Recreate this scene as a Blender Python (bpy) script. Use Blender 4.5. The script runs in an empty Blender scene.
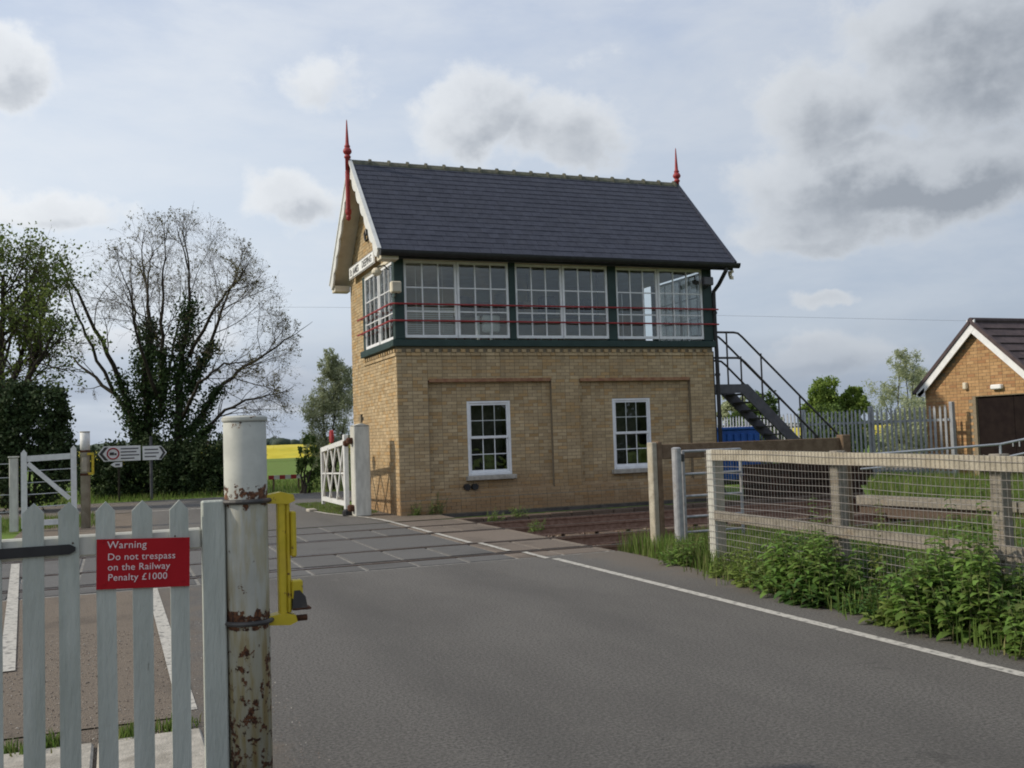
import bpy, math, random
import numpy as np
from mathutils import Matrix, Vector

# ------------------------------------------------------------------ camera, sky, sun, exposure
scene = bpy.context.scene
coll = scene.collection
CAM = (-5.593, -20.706, 1.60)
cam_data = bpy.data.cameras.new('camera'); cam_data.sensor_width = 36.0
cam_data.lens = 1002.98 / 1024 * 36.0; cam_data.clip_end = 6000; cam_data.clip_start = 0.05
cam = bpy.data.objects.new('camera', cam_data); coll.objects.link(cam)
cR, cU, cF = (0.92961, -0.36707, -0.03294), (0.01139, -0.06072, 0.99809), (0.36837, 0.92821, 0.05227)
cam.matrix_world = Matrix(((cR[0], cU[0], -cF[0], CAM[0]), (cR[1], cU[1], -cF[1], CAM[1]),
                           (cR[2], cU[2], -cF[2], CAM[2]), (0, 0, 0, 1)))
scene.camera = cam
scene.view_settings.view_transform = 'Standard'; scene.view_settings.look = 'None'
scene.view_settings.exposure = 0.0; scene.view_settings.gamma = 1.0
scene.view_settings.use_curve_mapping = False
scene.cycles.max_bounces = 8; scene.cycles.transparent_max_bounces = 16
scene.cycles.sample_clamp_indirect = 6.0; scene.cycles.pixel_filter_type = 'BLACKMAN_HARRIS'; scene.cycles.filter_width = 1.9

SUN_DIR = Vector((-0.79, 0.225, 0.56)).normalized()
sun_elev = math.asin(SUN_DIR.z); sun_az = math.atan2(SUN_DIR.x, SUN_DIR.y)
sun = bpy.data.lights.new('sun', 'SUN'); sun.energy = 3.3; sun.angle = math.radians(1.5); sun.color = (1.0, 0.90, 0.74)
sun_o = bpy.data.objects.new('sun', sun); coll.objects.link(sun_o)
sun_o.rotation_euler = SUN_DIR.to_track_quat('Z', 'Y').to_euler()

world = bpy.data.worlds.new('World'); scene.world = world; world.use_nodes = True

class NT:
    """small node-graph helper"""
    def __init__(s, tree):
        s.t = tree; s.n = tree.nodes; s.l = tree.links
    def new(s, kind, **kw):
        n = s.n.new(kind)
        for k, v in kw.items(): setattr(n, k, v)
        return n
    def link(s, a, b): s.l.new(a, b)
    def put(s, sock, v):
        if isinstance(v, bpy.types.NodeSocket): s.link(v, sock)
        else: sock.default_value = v
    def math(s, op, a, b=0.0, clamp=False):
        n = s.new('ShaderNodeMath', operation=op, use_clamp=clamp); s.put(n.inputs[0], a); s.put(n.inputs[1], b); return n.outputs[0]
    def vmath(s, op, a, b=(0, 0, 0), out=0):
        n = s.new('ShaderNodeVectorMath', operation=op); s.put(n.inputs[0], a); s.put(n.inputs[1], b); return n.outputs[out]
    def mix(s, f, a, b, blend='MIX'):
        n = s.new('ShaderNodeMix', data_type='RGBA', blend_type=blend)
        s.put(n.inputs[0], f); s.put(n.inputs[6], a if not isinstance(a, tuple) else (*a[:3], 1)); s.put(n.inputs[7], b if not isinstance(b, tuple) else (*b[:3], 1))
        return n.outputs[2]
    def noise(s, vec, scale, detail=3.0, rough=0.55, dist=0.0):
        n = s.new('ShaderNodeTexNoise'); s.put(n.inputs['Vector'], vec); n.inputs['Scale'].default_value = scale
        n.inputs['Detail'].default_value = detail; n.inputs['Roughness'].default_value = rough; n.inputs['Distortion'].default_value = dist
        return n.outputs[0]
    def ramp(s, f, lo, hi):
        n = s.new('ShaderNodeMapRange', interpolation_type='SMOOTHSTEP'); s.put(n.inputs[0], f)
        n.inputs[1].default_value = lo; n.inputs[2].default_value = hi; return n.outputs[0]

def build_sky():
    g = NT(world.node_tree)
    for n in list(g.n): g.n.remove(n)
    out = g.new('ShaderNodeOutputWorld'); bg = g.new('ShaderNodeBackground'); bg.inputs[1].default_value = 0.1
    sky = g.new('ShaderNodeTexSky', sky_type='NISHITA'); sky.sun_disc = False
    sky.sun_elevation = sun_elev; sky.sun_rotation = sun_az; sky.air_density = 1.0; sky.dust_density = 1.6; sky.ozone_density = 1.5
    co = g.new('ShaderNodeTexCoord').outputs['Generated']
    d = g.vmath('NORMALIZE', co)
    sep = g.new('ShaderNodeSeparateXYZ'); g.link(d, sep.inputs[0]); dz = sep.outputs[2]
    up = g.math('MAXIMUM', dz, 0.0)
    # cumulus seen in the photograph: centre direction, angular size (wide, tall), weight
    blobs = [((-0.092, 0.943, 0.325), .050, .034, .95), ((-0.060, 0.972, 0.218), .080, .020, .80), ((0.165, 0.958, 0.232), .062, .024, .80),
             ((0.185, 0.923, 0.340), .075, .026, .50), ((0.325, 0.886, 0.312), .058, .044, .95), ((0.405, 0.868, 0.290), .075, .036, .72),
             ((0.600, 0.728, 0.292), .070, .048, .90), ((0.680, 0.715, 0.222), .17, .046, 1.1), ((0.640, 0.750, 0.185), .11, .026, .80), ((0.720, 0.650, 0.330), .13, .095, .95),
             ((0.631, 0.767, 0.116), .030, .011, .80), ((0.625, 0.780, 0.058), .12, .022, .72), ((0.16, 0.985, 0.050), .16, .026, .95), ((0.02, 0.99, 0.100), .12, .018, .55),
             ((0.47, 0.87, 0.07), .10, .020, .60), ((0.43, 0.81, 0.42), .07, .022, .45), ((0.44, 0.86, 0.355), .05, .016, .45)]
    wob = g.new('ShaderNodeTexNoise'); wob.inputs['Scale'].default_value = 11; wob.inputs['Detail'].default_value = 6; wob.inputs['Roughness'].default_value = .6; g.link(d, wob.inputs['Vector'])
    dwv = g.vmath('ADD', d, g.vmath('MULTIPLY', g.vmath('SUBTRACT', wob.outputs[1], (.5, .5, .5)), (.075, .075, .06)))
    def density(v, vw, det):
        # broken cloud goes on all round the sky outside the picture
        tot = g.math('MULTIPLY', g.math('MULTIPLY', g.ramp(sep.outputs[1], .45, .0), g.ramp(g.noise(g.vmath('MULTIPLY', v, (1, 1, 1.6)), 3.2, 3, .5), .42, .68)), .75)
        for (c, w, h, a) in blobs:
            q = g.vmath('MULTIPLY', g.vmath('SUBTRACT', vw, c), (1 / w, 1 / w, 1 / h))
            tot = g.math('MAXIMUM', tot, g.math('MULTIPLY', g.ramp(g.vmath('LENGTH', q, out=1), 1.55, 0.15), a))
        return g.math('ADD', tot, g.math('MULTIPLY', g.math('SUBTRACT', g.noise(g.vmath('MULTIPLY', v, (1, 1, 1.3)), 16, det, .62), .5), 1.15))
    off = (-.020, .004, .020)
    dn = density(d, dwv, 9); dl = density(g.vmath('ADD', d, off), g.vmath('ADD', dwv, off), 4)
    lit = g.ramp(g.math('SUBTRACT', dn, dl), -.35, .50)
    mask = g.ramp(dn, 0.16, 0.56)
    core = g.ramp(dn, 0.10, 1.25)
    sdot = g.vmath('DOT_PRODUCT', d, tuple(SUN_DIR), out=1)
    side = g.ramp(sdot, -0.70, 0.55)
    veil = g.mix(side, (3.6, 4.3, 5.5), (7.8, 8.6, 9.6))
    veil = g.mix(g.math('MULTIPLY', g.ramp(up, 0.22, 0.50), 0.65), veil, (4.0, 4.95, 7.2))
    wisp = g.ramp(g.noise(g.vmath('MULTIPLY', d, (1, 1, 3.2)), 3.4, 7, .60, .2), .36, .70)
    veil = g.mix(g.math('MULTIPLY', wisp, .75), veil, g.mix(side, (5.2, 5.7, 6.5), (8.9, 9.3, 9.8)))
    skyc = g.mix(0.84, sky.outputs[0], veil)
    white = g.mix(side, (5.6, 6.0, 6.5), (9.2, 9.45, 9.7))
    grey = g.mix(side, (2.7, 3.0, 3.4), (3.9, 4.25, 4.8))
    cloud = g.mix(g.math('MULTIPLY', core, g.math('SUBTRACT', 1.45, g.math('MULTIPLY', lit, 1.1)), True), white, grey)
    final = g.mix(g.math('MULTIPLY', mask, 0.86), skyc, cloud)
    lowb = g.math('MULTIPLY', g.ramp(up, .135, .03), g.ramp(g.noise(g.vmath('MULTIPLY', d, (1, 1, 6)), 2.2, 4, .5), .26, .52))
    final = g.mix(g.math('MULTIPLY', lowb, 0.80), final, g.mix(side, (3.4, 3.95, 4.75), (3.0, 3.65, 4.9)))
    g.link(final, bg.inputs[0]); g.link(bg.outputs[0], out.inputs[0])
build_sky()

# ------------------------------------------------------------------ mesh helpers
rng = np.random.default_rng(7)
random.seed(7)

class MB:
    def __init__(s): s.v = []; s.f = []; s.t = []
    def add(s, vs, fs, tone=0.0):
        b = len(s.v); s.v.extend([tuple(map(float, q)) for q in vs])
        for f in fs: s.f.append(tuple(b + i for i in f)); s.t.append(tone)
        return s
    def box(s, x0, x1, y0, y1, z0, z1, tone=0.0):
        vs = [(x0, y0, z0), (x1, y0, z0), (x1, y1, z0), (x0, y1, z0), (x0, y0, z1), (x1, y0, z1), (x1, y1, z1), (x0, y1, z1)]
        return s.add(vs, [(0, 3, 2, 1), (4, 5, 6, 7), (0, 1, 5, 4), (1, 2, 6, 5), (2, 3, 7, 6), (3, 0, 4, 7)], tone)
    def bbox(s, x0, x1, y0, y1, z0, z1, b=0.008, tone=0.0):
        """box with chamfered edges"""
        b = min(b, (x1 - x0) * .4, (y1 - y0) * .4, (z1 - z0) * .4)
        X = (x0, x1); Y = (y0, y1); Z = (z0, z1); vs = []; idx = {}
        for i in (0, 1):
            for j in (0, 1):
                for k in (0, 1):
                    sx, sy, sz = (1, -1)[i], (1, -1)[j], (1, -1)[k]
                    for a in range(3):
                        idx[i, j, k, a] = len(vs)
                        vs.append((X[i] + (sx * b if a != 0 else 0), Y[j] + (sy * b if a != 1 else 0), Z[k] + (sz * b if a != 2 else 0)))
        fs = []
        for i in (0, 1): fs.append([idx[i, 0, 0, 0], idx[i, 1, 0, 0], idx[i, 1, 1, 0], idx[i, 0, 1, 0]])
        for j in (0, 1): fs.append([idx[0, j, 0, 1], idx[1, j, 0, 1], idx[1, j, 1, 1], idx[0, j, 1, 1]])
        for k in (0, 1): fs.append([idx[0, 0, k, 2], idx[1, 0, k, 2], idx[1, 1, k, 2], idx[0, 1, k, 2]])
        for i in (0, 1):
            for j in (0, 1): fs.append([idx[i, j, 0, 0], idx[i, j, 1, 0], idx[i, j, 1, 1], idx[i, j, 0, 1]])
            for k in (0, 1): fs.append([idx[i, 0, k, 0], idx[i, 1, k, 0], idx[i, 1, k, 2], idx[i, 0, k, 2]])
        for j in (0, 1):
            for k in (0, 1): fs.append([idx[0, j, k, 1], idx[1, j, k, 1], idx[1, j, k, 2], idx[0, j, k, 2]])
        for i in (0, 1):
            for j in (0, 1):
                for k in (0, 1): fs.append([idx[i, j, k, 0], idx[i, j, k, 1], idx[i, j, k, 2]])
        c = np.array([(x0 + x1) / 2, (y0 + y1) / 2, (z0 + z1) / 2]); A = np.array(vs); out = []
        for f in fs:
            q = A[f]; n = np.cross(q[1] - q[0], q[2] - q[0])
            out.append(tuple(f) if np.dot(n, q.mean(0) - c) > 0 else tuple(f[::-1]))
        return s.add(vs, out, tone)
    def beam(s, a, b, w, h, up=(0, 0, 1), tone=0.0):
        """rectangular bar from a to b, w wide, h tall"""
        a = np.array(a, float); b = np.array(b, float); d = b - a; d /= np.linalg.norm(d)
        r = np.cross(d, np.array(up, float)); r /= np.linalg.norm(r); u = np.cross(r, d)
        vs = [p + r * sx * w / 2 + u * sz * h / 2 for p in (a, b) for sx, sz in ((-1, -1), (1, -1), (1, 1), (-1, 1))]
        return s.add(vs, [(3, 2, 1, 0), (4, 5, 6, 7), (0, 1, 5, 4), (1, 2, 6, 5), (2, 3, 7, 6), (3, 0, 4, 7)], tone)
    def tube(s, pts, r, n=8, caps=True, tone=0.0):
        P = np.array(pts, float); m = len(P); R = np.full(m, r, float) if np.isscalar(r) else np.array(r, float)
        T = np.gradient(P, axis=0); T /= (np.linalg.norm(T, axis=1, keepdims=True) + 1e-12)
        ref = np.array([0, 0, 1.0]) if abs(T[0][2]) < .9 else np.array([1.0, 0, 0])
        vs = []; ang = np.arange(n) * 2 * math.pi / n; ca, sa = np.cos(ang), np.sin(ang)
        u = np.cross(T[0], ref); u /= np.linalg.norm(u)
        for i in range(m):
            u = u - T[i] * np.dot(u, T[i]); u /= (np.linalg.norm(u) + 1e-12); w = np.cross(T[i], u)
            vs.extend((P[i] + R[i] * (ca[:, None] * u + sa[:, None] * w)).tolist())
        fs = []
        for i in range(m - 1):
            for k in range(n):
                k2 = (k + 1) % n; fs.append((i * n + k, i * n + k2, (i + 1) * n + k2, (i + 1) * n + k))
        if caps: fs.append(tuple(range(n - 1, -1, -1))); fs.append(tuple((m - 1) * n + k for k in range(n)))
        return s.add(vs, fs, tone)
    def lathe(s, prof, c=(0, 0, 0), n=16, tone=0.0):
        """profile [(r,z)] turned about a vertical axis through c"""
        vs = []; fs = []
        for (r, z) in prof:
            for k in range(n):
                a = 2 * math.pi * k / n; vs.append((c[0] + r * math.cos(a), c[1] + r * math.sin(a), c[2] + z))
        for i in range(len(prof) - 1):
            for k in range(n):
                k2 = (k + 1) % n; fs.append((i * n + k, i * n + k2, (i + 1) * n + k2, (i + 1) * n + k))
        fs.append(tuple(range(n - 1, -1, -1))); fs.append(tuple((len(prof) - 1) * n + k for k in range(n)))
        return s.add(vs, fs, tone)
    def prism(s, poly, o, U, V, N, t, tone=0.0):
        """flat outline (u,v) in the plane o+uU+vV, thickness t along N"""
        o, U, V, N = [np.array(q, float) for q in (o, U, V, N)]; n = len(poly)
        a = [o + U * u + V * v for u, v in poly]; vs = a + [q + N * t for q in a]
        if np.dot(np.cross(U, V), N) * sum(poly[i][0] * poly[(i + 1) % n][1] - poly[(i + 1) % n][0] * poly[i][1] for i in range(n)) > 0:
            fs = [tuple(range(n - 1, -1, -1)), tuple(range(n, 2 * n))] + [(i, (i + 1) % n, n + (i + 1) % n, n + i) for i in range(n)]
        else:
            fs = [tuple(range(n)), tuple(range(2 * n - 1, n - 1, -1))] + [((i + 1) % n, i, n + i, n + (i + 1) % n) for i in range(n)]
        return s.add(vs, fs, tone)
    def mesh(s, name='mesh', smooth=False):
        me = bpy.data.meshes.new(name); me.from_pydata(s.v, [], s.f)
        if any(s.t):
            at = me.attributes.new('tone', 'FLOAT', 'FACE'); at.data.foreach_set('value', np.array(s.t, np.float32))
        if smooth: me.polygons.foreach_set('use_smooth', np.ones(len(s.f), bool))
        me.update(); return me
    def build(s, name, mat, parent=None, smooth=False):
        return link(name, s.mesh(name, smooth), mat, parent)

ROOTLOC = {}
def link(name, me, mat, parent=None, loc=None, rot=None, scl=None):
    if mat is not None and not me.materials: me.materials.append(mat)
    o = bpy.data.objects.new(name, me); coll.objects.link(o)
    if loc is not None: o.location = loc
    if rot is not None: o.rotation_euler = rot
    if scl is not None: o.scale = scl
    if parent is not None: attach(o, parent)
    return o
def attach(o, parent):
    o.parent = parent
    o.matrix_parent_inverse = Matrix.Translation(ROOTLOC.get(parent.name, (0, 0, 0))).inverted()
def tag(o, label=None, cat=None, group=None, kind=None):
    if label: o['label'] = label
    if cat: o['category'] = cat
    if group: o['group'] = group
    if kind: o['kind'] = kind
    return o
def thing(name, label, cat, loc=(0, 0, 0), group=None):
    o = bpy.data.objects.new(name, None); coll.objects.link(o); o.location = loc; o.empty_display_size = .2
    ROOTLOC[o.name] = Vector(loc); return tag(o, label, cat, group)
def structure(name, mb, mat, **k): return tag(mb.build(name, mat, **k), kind='structure')

def mesh_np(name, V, F, tone=None):
    """vertices (n,3) and equal-sized faces (m,k)"""
    me = bpy.data.meshes.new(name); m, k = F.shape
    me.vertices.add(len(V)); me.vertices.foreach_set('co', V.astype(np.float32).ravel())
    me.loops.add(m * k); me.loops.foreach_set('vertex_index', F.astype(np.int32).ravel())
    me.polygons.add(m); me.polygons.foreach_set('loop_start', np.arange(0, m * k, k, dtype=np.int32))
    me.polygons.foreach_set('loop_total', np.full(m, k, np.int32))
    if tone is not None:
        at = me.attributes.new('tone', 'FLOAT', 'FACE'); at.data.foreach_set('value', tone.astype(np.float32))
    me.update(calc_edges=True); me.validate(); return me

def text_mesh(s, size, extrude=0.002, align='LEFT', spacing=1.0, bold=0.0):
    cu = bpy.data.curves.new('text', 'FONT'); cu.body = s; cu.size = size; cu.extrude = extrude; cu.align_x = align
    cu.space_character = spacing; cu.offset = bold; cu.resolution_u = 3
    o = bpy.data.objects.new('text', cu); coll.objects.link(o)
    dg = bpy.context.evaluated_depsgraph_get(); me = bpy.data.meshes.new_from_object(o.evaluated_get(dg))
    bpy.data.objects.remove(o); bpy.data.curves.remove(cu); return me
def place_text(name, s, size, o, U, V, mat, parent, **k):
    me = text_mesh(s, size, **k); U, V = Vector(U).normalized(), Vector(V).normalized(); N = U.cross(V)
    me.transform(Matrix(((U.x, V.x, N.x, o[0]), (U.y, V.y, N.y, o[1]), (U.z, V.z, N.z, o[2]), (0, 0, 0, 1))))
    return link(name, me, mat, parent)

# ------------------------------------------------------------------ materials
MATS = {}
def material(name, c1, c2=None, rough=0.8, scale=6.0, c3=None, scale3=1.2, amt3=0.5, lo3=.52, hi3=.68, metal=0.0, bump=0.0, bscale=60.0, spec=0.4,
             tone=0.0, detail=5.0, translucent=0.0, tonec=None, stretch=None, c4=None, scale4=9.0, lo4=.6, hi4=.66):
    m = bpy.data.materials.new(name); m.use_nodes = True; g = NT(m.node_tree)
    bs = g.n['Principled BSDF']; bs.inputs['Roughness'].default_value = rough; bs.inputs['Metallic'].default_value = metal
    bs.inputs['Specular IOR Level'].default_value = spec
    geo = g.new('ShaderNodeNewGeometry'); pos = geo.outputs['Position']
    if stretch: pos = g.vmath('MULTIPLY', pos, stretch)
    col = (*c1, 1)
    if c2 is not None: col = g.mix(g.ramp(g.noise(pos, scale, detail), .35, .65), c1, c2)
    if tone or tonec:
        at = g.new('ShaderNodeAttribute', attribute_name='tone').outputs['Fac']
        oi = g.new('ShaderNodeObjectInfo').outputs['Random']
        t = g.math('FRACT', g.math('ADD', at, oi))
        if tonec is not None: col = g.mix(g.ramp(t, .62, .95), col, tonec)
        if tone:
            f = g.math('ADD', 1 - tone, g.math('MULTIPLY', g.math('FRACT', g.math('MULTIPLY', t, 7.13)), 2 * tone))
            cm = g.new('ShaderNodeCombineColor'); [g.link(f, cm.inputs[i]) for i in range(3)]
            col = g.mix(1.0, col, cm.outputs[0], 'MULTIPLY')
    if c3 is not None: col = g.mix(g.math('MULTIPLY', g.ramp(g.noise(pos, scale3, 6, .6), lo3, hi3), amt3), col, c3)
    if c4 is not None: col = g.mix(g.ramp(g.noise(pos, scale4, 7, .65), lo4, hi4), col, c4)
    g.put(bs.inputs['Base Color'], col)
    if bump:
        b = g.new('ShaderNodeBump'); b.inputs['Strength'].default_value = bump; b.inputs['Distance'].default_value = .02
        g.link(g.noise(pos, bscale, 4), b.inputs['Height']); g.link(b.outputs[0], bs.inputs['Normal'])
    if translucent:
        tr = g.new('ShaderNodeBsdfTranslucent'); g.put(tr.inputs[0], col); mx = g.new('ShaderNodeMixShader'); mx.inputs[0].default_value = translucent
        o = g.n['Material Output']; g.link(bs.outputs[0], mx.inputs[1]); g.link(tr.outputs[0], mx.inputs[2]); g.link(mx.outputs[0], o.inputs[0])
    MATS[name] = m; return m

M = MATS
material('grass_ground', (.105, .165, .034), (.14, .20, .046), .95, 3.0, c3=(.13, .12, .05), scale3=.7, amt3=.55, bump=.6, bscale=30, spec=.1)
def asphalt_material():
    m = bpy.data.materials.new('asphalt'); m.use_nodes = True; g = NT(m.node_tree); bs = g.n['Principled BSDF']
    bs.inputs['Roughness'].default_value = .88; bs.inputs['Specular IOR Level'].default_value = .3
    pos = g.new('ShaderNodeNewGeometry').outputs['Position']; sp_ = g.new('ShaderNodeSeparateXYZ'); g.link(pos, sp_.inputs[0])
    col = g.mix(g.ramp(g.noise(pos, 48, 6, .85), .36, .64), (.066, .062, .057), (.225, .213, .194))
    col = g.mix(g.math('MULTIPLY', g.ramp(g.noise(g.vmath('MULTIPLY', pos, (1, .35, 1)), .8, 5, .6), .35, .7), .45), col, (.084, .079, .073))
    col = g.mix(g.math('MULTIPLY', g.ramp(g.noise(pos, 2.6, 6, .65), .55, .72), .35), col, (.165, .155, .140))
    col = g.mix(g.ramp(g.noise(pos, 130, 2, .6), .67, .73), col, (.27, .262, .25))
    col = g.mix(g.ramp(g.noise(pos, 9, 2, .5), .76, .79), col, (.06, .057, .053))
    track = g.math('ADD', g.ramp(g.math('ABSOLUTE', g.math('SUBTRACT', sp_.outputs[0], -1.7)), .55, .1), g.ramp(g.math('ABSOLUTE', g.math('SUBTRACT', sp_.outputs[0], -3.5)), .55, .1))
    col = g.mix(g.math('MULTIPLY', g.math('MULTIPLY', track, g.ramp(g.noise(g.vmath('MULTIPLY', pos, (1, .2, 1)), 1.5, 4), .3, .7)), .32), col, (.075, .072, .068))
    vo = g.new('ShaderNodeTexVoronoi', feature='DISTANCE_TO_EDGE'); vo.inputs['Scale'].default_value = .42; wn = g.new('ShaderNodeTexNoise'); wn.inputs['Scale'].default_value = 2.5; wn.inputs['Detail'].default_value = 6; g.link(pos, wn.inputs['Vector'])
    g.link(g.vmath('ADD', pos, g.vmath('MULTIPLY', wn.outputs[1], (.9, .9, 0))), vo.inputs['Vector'])
    crack = g.math('MULTIPLY', g.ramp(vo.outputs[0], .006, .002), g.ramp(g.noise(pos, .7, 3), .56, .66))
    col = g.mix(g.math('MULTIPLY', crack, .35), col, (.04, .038, .035))
    nz = g.math('MULTIPLY', g.math('SUBTRACT', g.noise(pos, 2.2, 6, .65), .5), 1.5)
    dirt = g.math('ADD', g.ramp(g.math('ADD', sp_.outputs[0], nz), -4.72, -5.15), g.ramp(g.math('ADD', sp_.outputs[0], nz), -.12, .55))
    dc = g.mix(g.ramp(g.noise(pos, 85, 4, .7), .35, .65), (.105, .085, .068), (.22, .19, .155))
    col = g.mix(g.math('MULTIPLY', dirt, .75, True), col, dc)
    g.link(col, bs.inputs['Base Color'])
    b = g.new('ShaderNodeBump'); b.inputs['Strength'].default_value = 1.0; b.inputs['Distance'].default_value = .018; g.link(g.noise(pos, 48, 6, .85), b.inputs['Height']); g.link(b.outputs[0], bs.inputs['Normal'])
    MATS['asphalt'] = m
asphalt_material()
material('asphalt_dirty', (.15, .125, .10), (.20, .165, .13), .95, 70, c3=(.10, .085, .07), scale3=1.1, amt3=.6, bump=.7, bscale=120, spec=.2, c4=(.26, .23, .19), scale4=120, lo4=.64, hi4=.7)
material('grit', (.13, .105, .085), (.22, .19, .155), .95, 95, c3=(.085, .065, .05), scale3=2.2, amt3=.7, bump=1.0, bscale=90, spec=.1)
material('panel', (.10, .098, .094), (.13, .126, .12), .85, 60, c3=(.075, .073, .07), scale3=.8, amt3=.5, bump=.4, bscale=120, spec=.3, tone=.06)
material('panel_dirty', (.145, .12, .10), (.19, .158, .13), .9, 40, c3=(.10, .085, .072), scale3=1.0, amt3=.6, bump=.5, bscale=100, spec=.2, tone=.08)
material('joint', (.17, .163, .15), (.25, .24, .22), .9, 12, c3=(.13, .125, .115), scale3=1.2, amt3=.8, spec=.2)
material('concrete', (.32, .30, .26), (.42, .39, .34), .9, 14, c3=(.18, .16, .13), scale3=2.5, amt3=.6, bump=.4, bscale=80, spec=.2)
material('ballast', (.075, .045, .034), (.16, .105, .08), .95, 26, c3=(.045, .03, .024), scale3=1.6, amt3=.7, bump=1.0, bscale=24, spec=.1)
material('rail', (.17, .095, .065), (.24, .15, .11), .65, 14, spec=.4)
material('rail_head', (.22, .20, .19), (.14, .115, .10), .42, 9, metal=.85)
material('groove', (.035, .03, .027), None, .95, spec=.1)
material('sleeper', (.10, .07, .052), (.17, .125, .095), .95, 18, c3=(.055, .04, .03), scale3=4, amt3=.6, bump=.8, bscale=50, stretch=(2, 10, 10), tone=.2)
material('line_paint', (.38, .365, .325), (.47, .45, .405), .9, 40, c3=(.15, .145, .135), scale3=14, amt3=.85, lo3=.5, hi3=.64, spec=.3)
material('mortar', (.20, .165, .115), (.27, .225, .16), .95, 30, spec=.1)
material('brick', (.425, .322, .192), (.49, .38, .235), .92, 3.2, c3=(.33, .225, .115), scale3=.8, amt3=.55, lo3=.46, hi3=.74, bump=.6, bscale=90, spec=.15, tone=.15, tonec=(.43, .29, .145), c4=(.62, .53, .37), scale4=7, lo4=.68, hi4=.76)
def damp(m):
    g = NT(m.node_tree); bs = g.n['Principled BSDF']; lk = bs.inputs['Base Color'].links[0]; col = lk.from_socket
    pos = g.new('ShaderNodeNewGeometry').outputs['Position']; sp_ = g.new('ShaderNodeSeparateXYZ'); g.link(pos, sp_.inputs[0]); z = sp_.outputs[2]
    n = g.math('MULTIPLY', g.math('SUBTRACT', g.noise(g.vmath('MULTIPLY', pos, (1, 1, .4)), 2.2, 6, .65), .5), 1.3)
    foot = g.ramp(g.math('ADD', z, n), 1.0, .05)
    col = g.mix(g.math('MULTIPLY', foot, .62), col, (.26, .145, .072))
    streak = g.math('MULTIPLY', g.ramp(g.noise(g.vmath('MULTIPLY', pos, (1, 1, .10)), 3.5, 5, .6), .52, .70), g.ramp(z, 1.6, 3.4))
    col = g.mix(g.math('MULTIPLY', streak, .45), col, (.20, .15, .095))
    g.link(col, bs.inputs['Base Color'])
damp(M['brick'])
material('brick_red', (.24, .12, .075), (.32, .19, .11), .92, 8, bump=.4, spec=.15, tone=.15)
material('brick_orange', (.40, .245, .12), (.47, .295, .15), .92, 5, c3=(.36, .18, .08), scale3=1.2, amt3=.3, bump=.4, bscale=90, spec=.15, tone=.11, tonec=(.35, .19, .095))
material('slate', (.034, .037, .054), (.046, .050, .070), .65, 9, c3=(.062, .064, .080), scale3=2.2, amt3=.3, bump=.2, bscale=45, spec=.3, tone=.10)
material('roof_tile', (.060, .046, .048), (.085, .065, .066), .8, 6, tone=.12, bump=.2, spec=.2)
material('ridge_tile', (.085, .088, .068), (.135, .13, .098), .9, 9, c3=(.10, .11, .07), scale3=3, amt3=.6, spec=.2, tone=.12)
material('white_paint', (.58, .585, .57), (.66, .665, .65), .55, 10, c3=(.50, .50, .47), scale3=3.0, amt3=.35, spec=.35)
material('sash_paint', (.70, .71, .73), (.78, .79, .80), .5, 8, spec=.4)
material('weathered_white', (.46, .455, .41), (.56, .555, .50), .7, 12, c3=(.40, .39, .34), scale3=4.0, amt3=.6, spec=.3, c4=(.24, .18, .12), scale4=11, lo4=.68, hi4=.74, stretch=(1, 1, .35))
material('picket_paint', (.38, .405, .365), (.45, .475, .43), .6, 7, c3=(.27, .30, .26), scale3=5.0, amt3=.6, lo3=.48, hi3=.72, spec=.3, c4=(.17, .17, .14), scale4=30, lo4=.67, hi4=.73, stretch=(1, 1, .16), bump=.5, bscale=60)
material('cream_paint', (.62, .56, .44), (.68, .62, .50), .65, 6, c3=(.45, .38, .27), scale3=3, amt3=.4, spec=.3)
material('green_paint', (.012, .032, .028), (.018, .042, .037), .45, 5, spec=.4)
material('red_paint', (.25, .020, .024), (.33, .032, .034), .55, 9, c3=(.22, .03, .03), scale3=5, amt3=.4, spec=.4)
material('black_paint', (.014, .014, .015), (.022, .022, .023), .5, 8, spec=.4)
material('yellow_paint', (.48, .37, .02), (.58, .44, .03), .5, 14, c3=(.42, .30, .03), scale3=8, amt3=.5, spec=.4, c4=(.12, .05, .025), scale4=20, lo4=.59, hi4=.64)
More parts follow.
